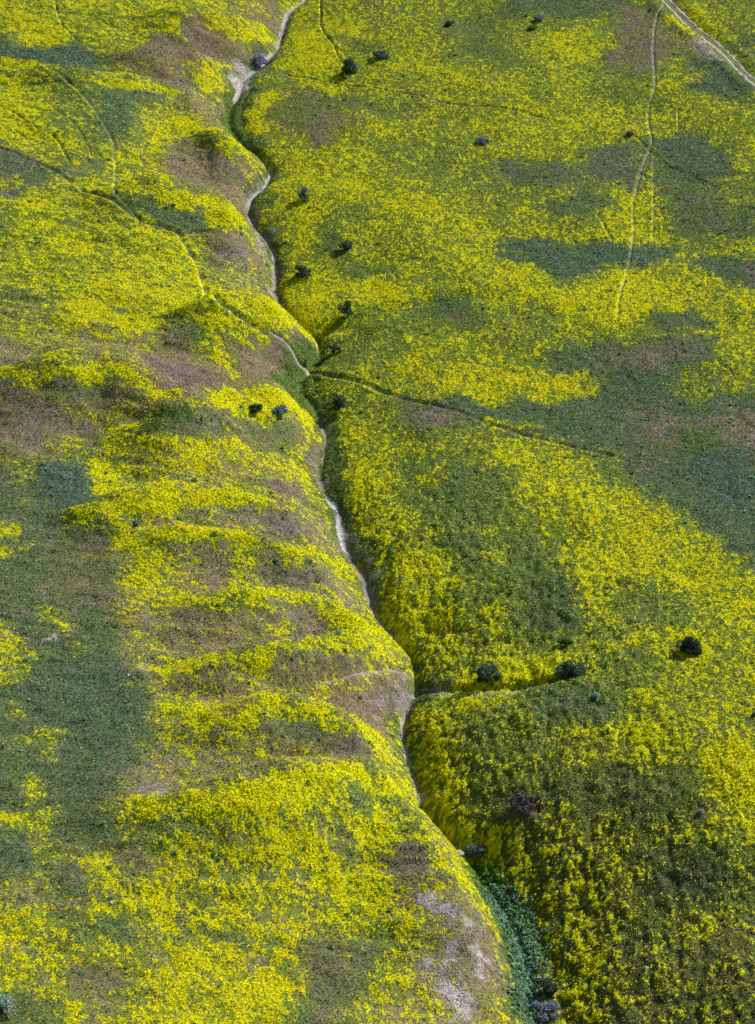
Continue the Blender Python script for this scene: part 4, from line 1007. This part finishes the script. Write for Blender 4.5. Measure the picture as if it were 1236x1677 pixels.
for i, (px, py, wpx, fl, lb) in enumerate([
  (752,1399,15,.75,'pale cream boulder in the bottom of the wash beside the round grey-green shrub'),
  (747,1390,8,.7,'small pale stone just behind the cream boulder in the wash'),
  (1059,1586,8,.7,'lone small white rock among flowers on the lower right slope'),
  (46,1146,6,.7,'small white rock in the dark green patch by the left edge'),
  (210,1106,6,.5,'flat white stone beside a lone tuft of yellow flowers on the left'),
  (182,1478,8,.4,'flat pale stone in yellow flowers at the lower left')]):
    p = at(px, py); r = wpx/2*np.linalg.norm(p-CAM)*TH/(H0/2)
    o = link('boulder' if wpx > 10 else 'rock', rock_mesh('rock', r, fl, 50+i), M_ROCK); o.location = (p[0], p[1], float(H(p[0], p[1]))+r*fl*.35); o.rotation_euler.z = i
    tag(o, lb, 'rock')
def scatter_stones(name, spots, rgb, label, smin=.05, smax=.16):
    P = np.vstack(spots); n_ = len(P); s = smin+(smax-smin)*rng.random(n_)**2
    z = H(P[:, 0], P[:, 1]); base = np.array([[1,0,0],[0,1,0],[-1,0,0],[0,-1,0],[0,0,.7],[0,0,-.5]], float)
    tri = np.array([[0,1,4],[1,2,4],[2,3,4],[3,0,4],[1,0,5],[2,1,5],[3,2,5],[0,3,5]])
    j = 1+.5*(rng.random((n_, 6, 3))-.5); V = (base[None]*j)*s[:, None, None]; a = rng.random(n_)*6.28
    x = V[..., 0]*np.cos(a)[:, None]-V[..., 1]*np.sin(a)[:, None]; y = V[..., 0]*np.sin(a)[:, None]+V[..., 1]*np.cos(a)[:, None]
    V = np.stack([x+P[:, 0, None], y+P[:, 1, None], V[..., 2]+z[:, None]+.08], -1).reshape(-1, 3)
    Fa = (tri[None]+np.arange(n_)[:, None, None]*6).reshape(-1, 3)
    c = np.repeat(rgb*(.6+.55*rng.random((n_, 1))), 8, 0)
    tag(link(name, np_mesh(name, V, Fa, c, 'FACE'), M_ROCK), label, 'stones', kind='stuff')
sp = []
for a, b, n_, wd in ((yof(805), yof(905), 900, 1.0), (yof(20), yof(165), 500, 1.4), (yof(1180), yof(1300), 350, .8), (yof(905), yof(1045), 300, .7)):
    y = b+(a-b)*rng.random(n_); sp.append(np.stack([creek_x(y)+rng.normal(size=n_)*wd*.5, y], 1))
for px, py, n_, rad in ((740,1640,240,5), (730,1610,120,3), (775,1560,260,6), (690,1575,60,3), (732,1492,70,2), (22,1060,110,5), (60,1110,25,3), (1225,720,70,3), (258,1298,60,2.5), (650,1145,160,2.5), (645,1240,60,2), (1160,80,60,2), (425,120,90,3), (395,150,90,2.5), (600,1070,10,2), (688,1312,160,1.2), (215,1100,30,4), (310,1040,80,6), (420,1050,60,5)):
    p = at(px, py)[:2]; sp.append(p+rng.normal(size=(n_, 2))*rad*.5*np.array([1, 1.3]))
scatter_stones('pale_stones', sp, lin(206, 200, 200), 'small pale stones strewn in the wash and on the bare patches')
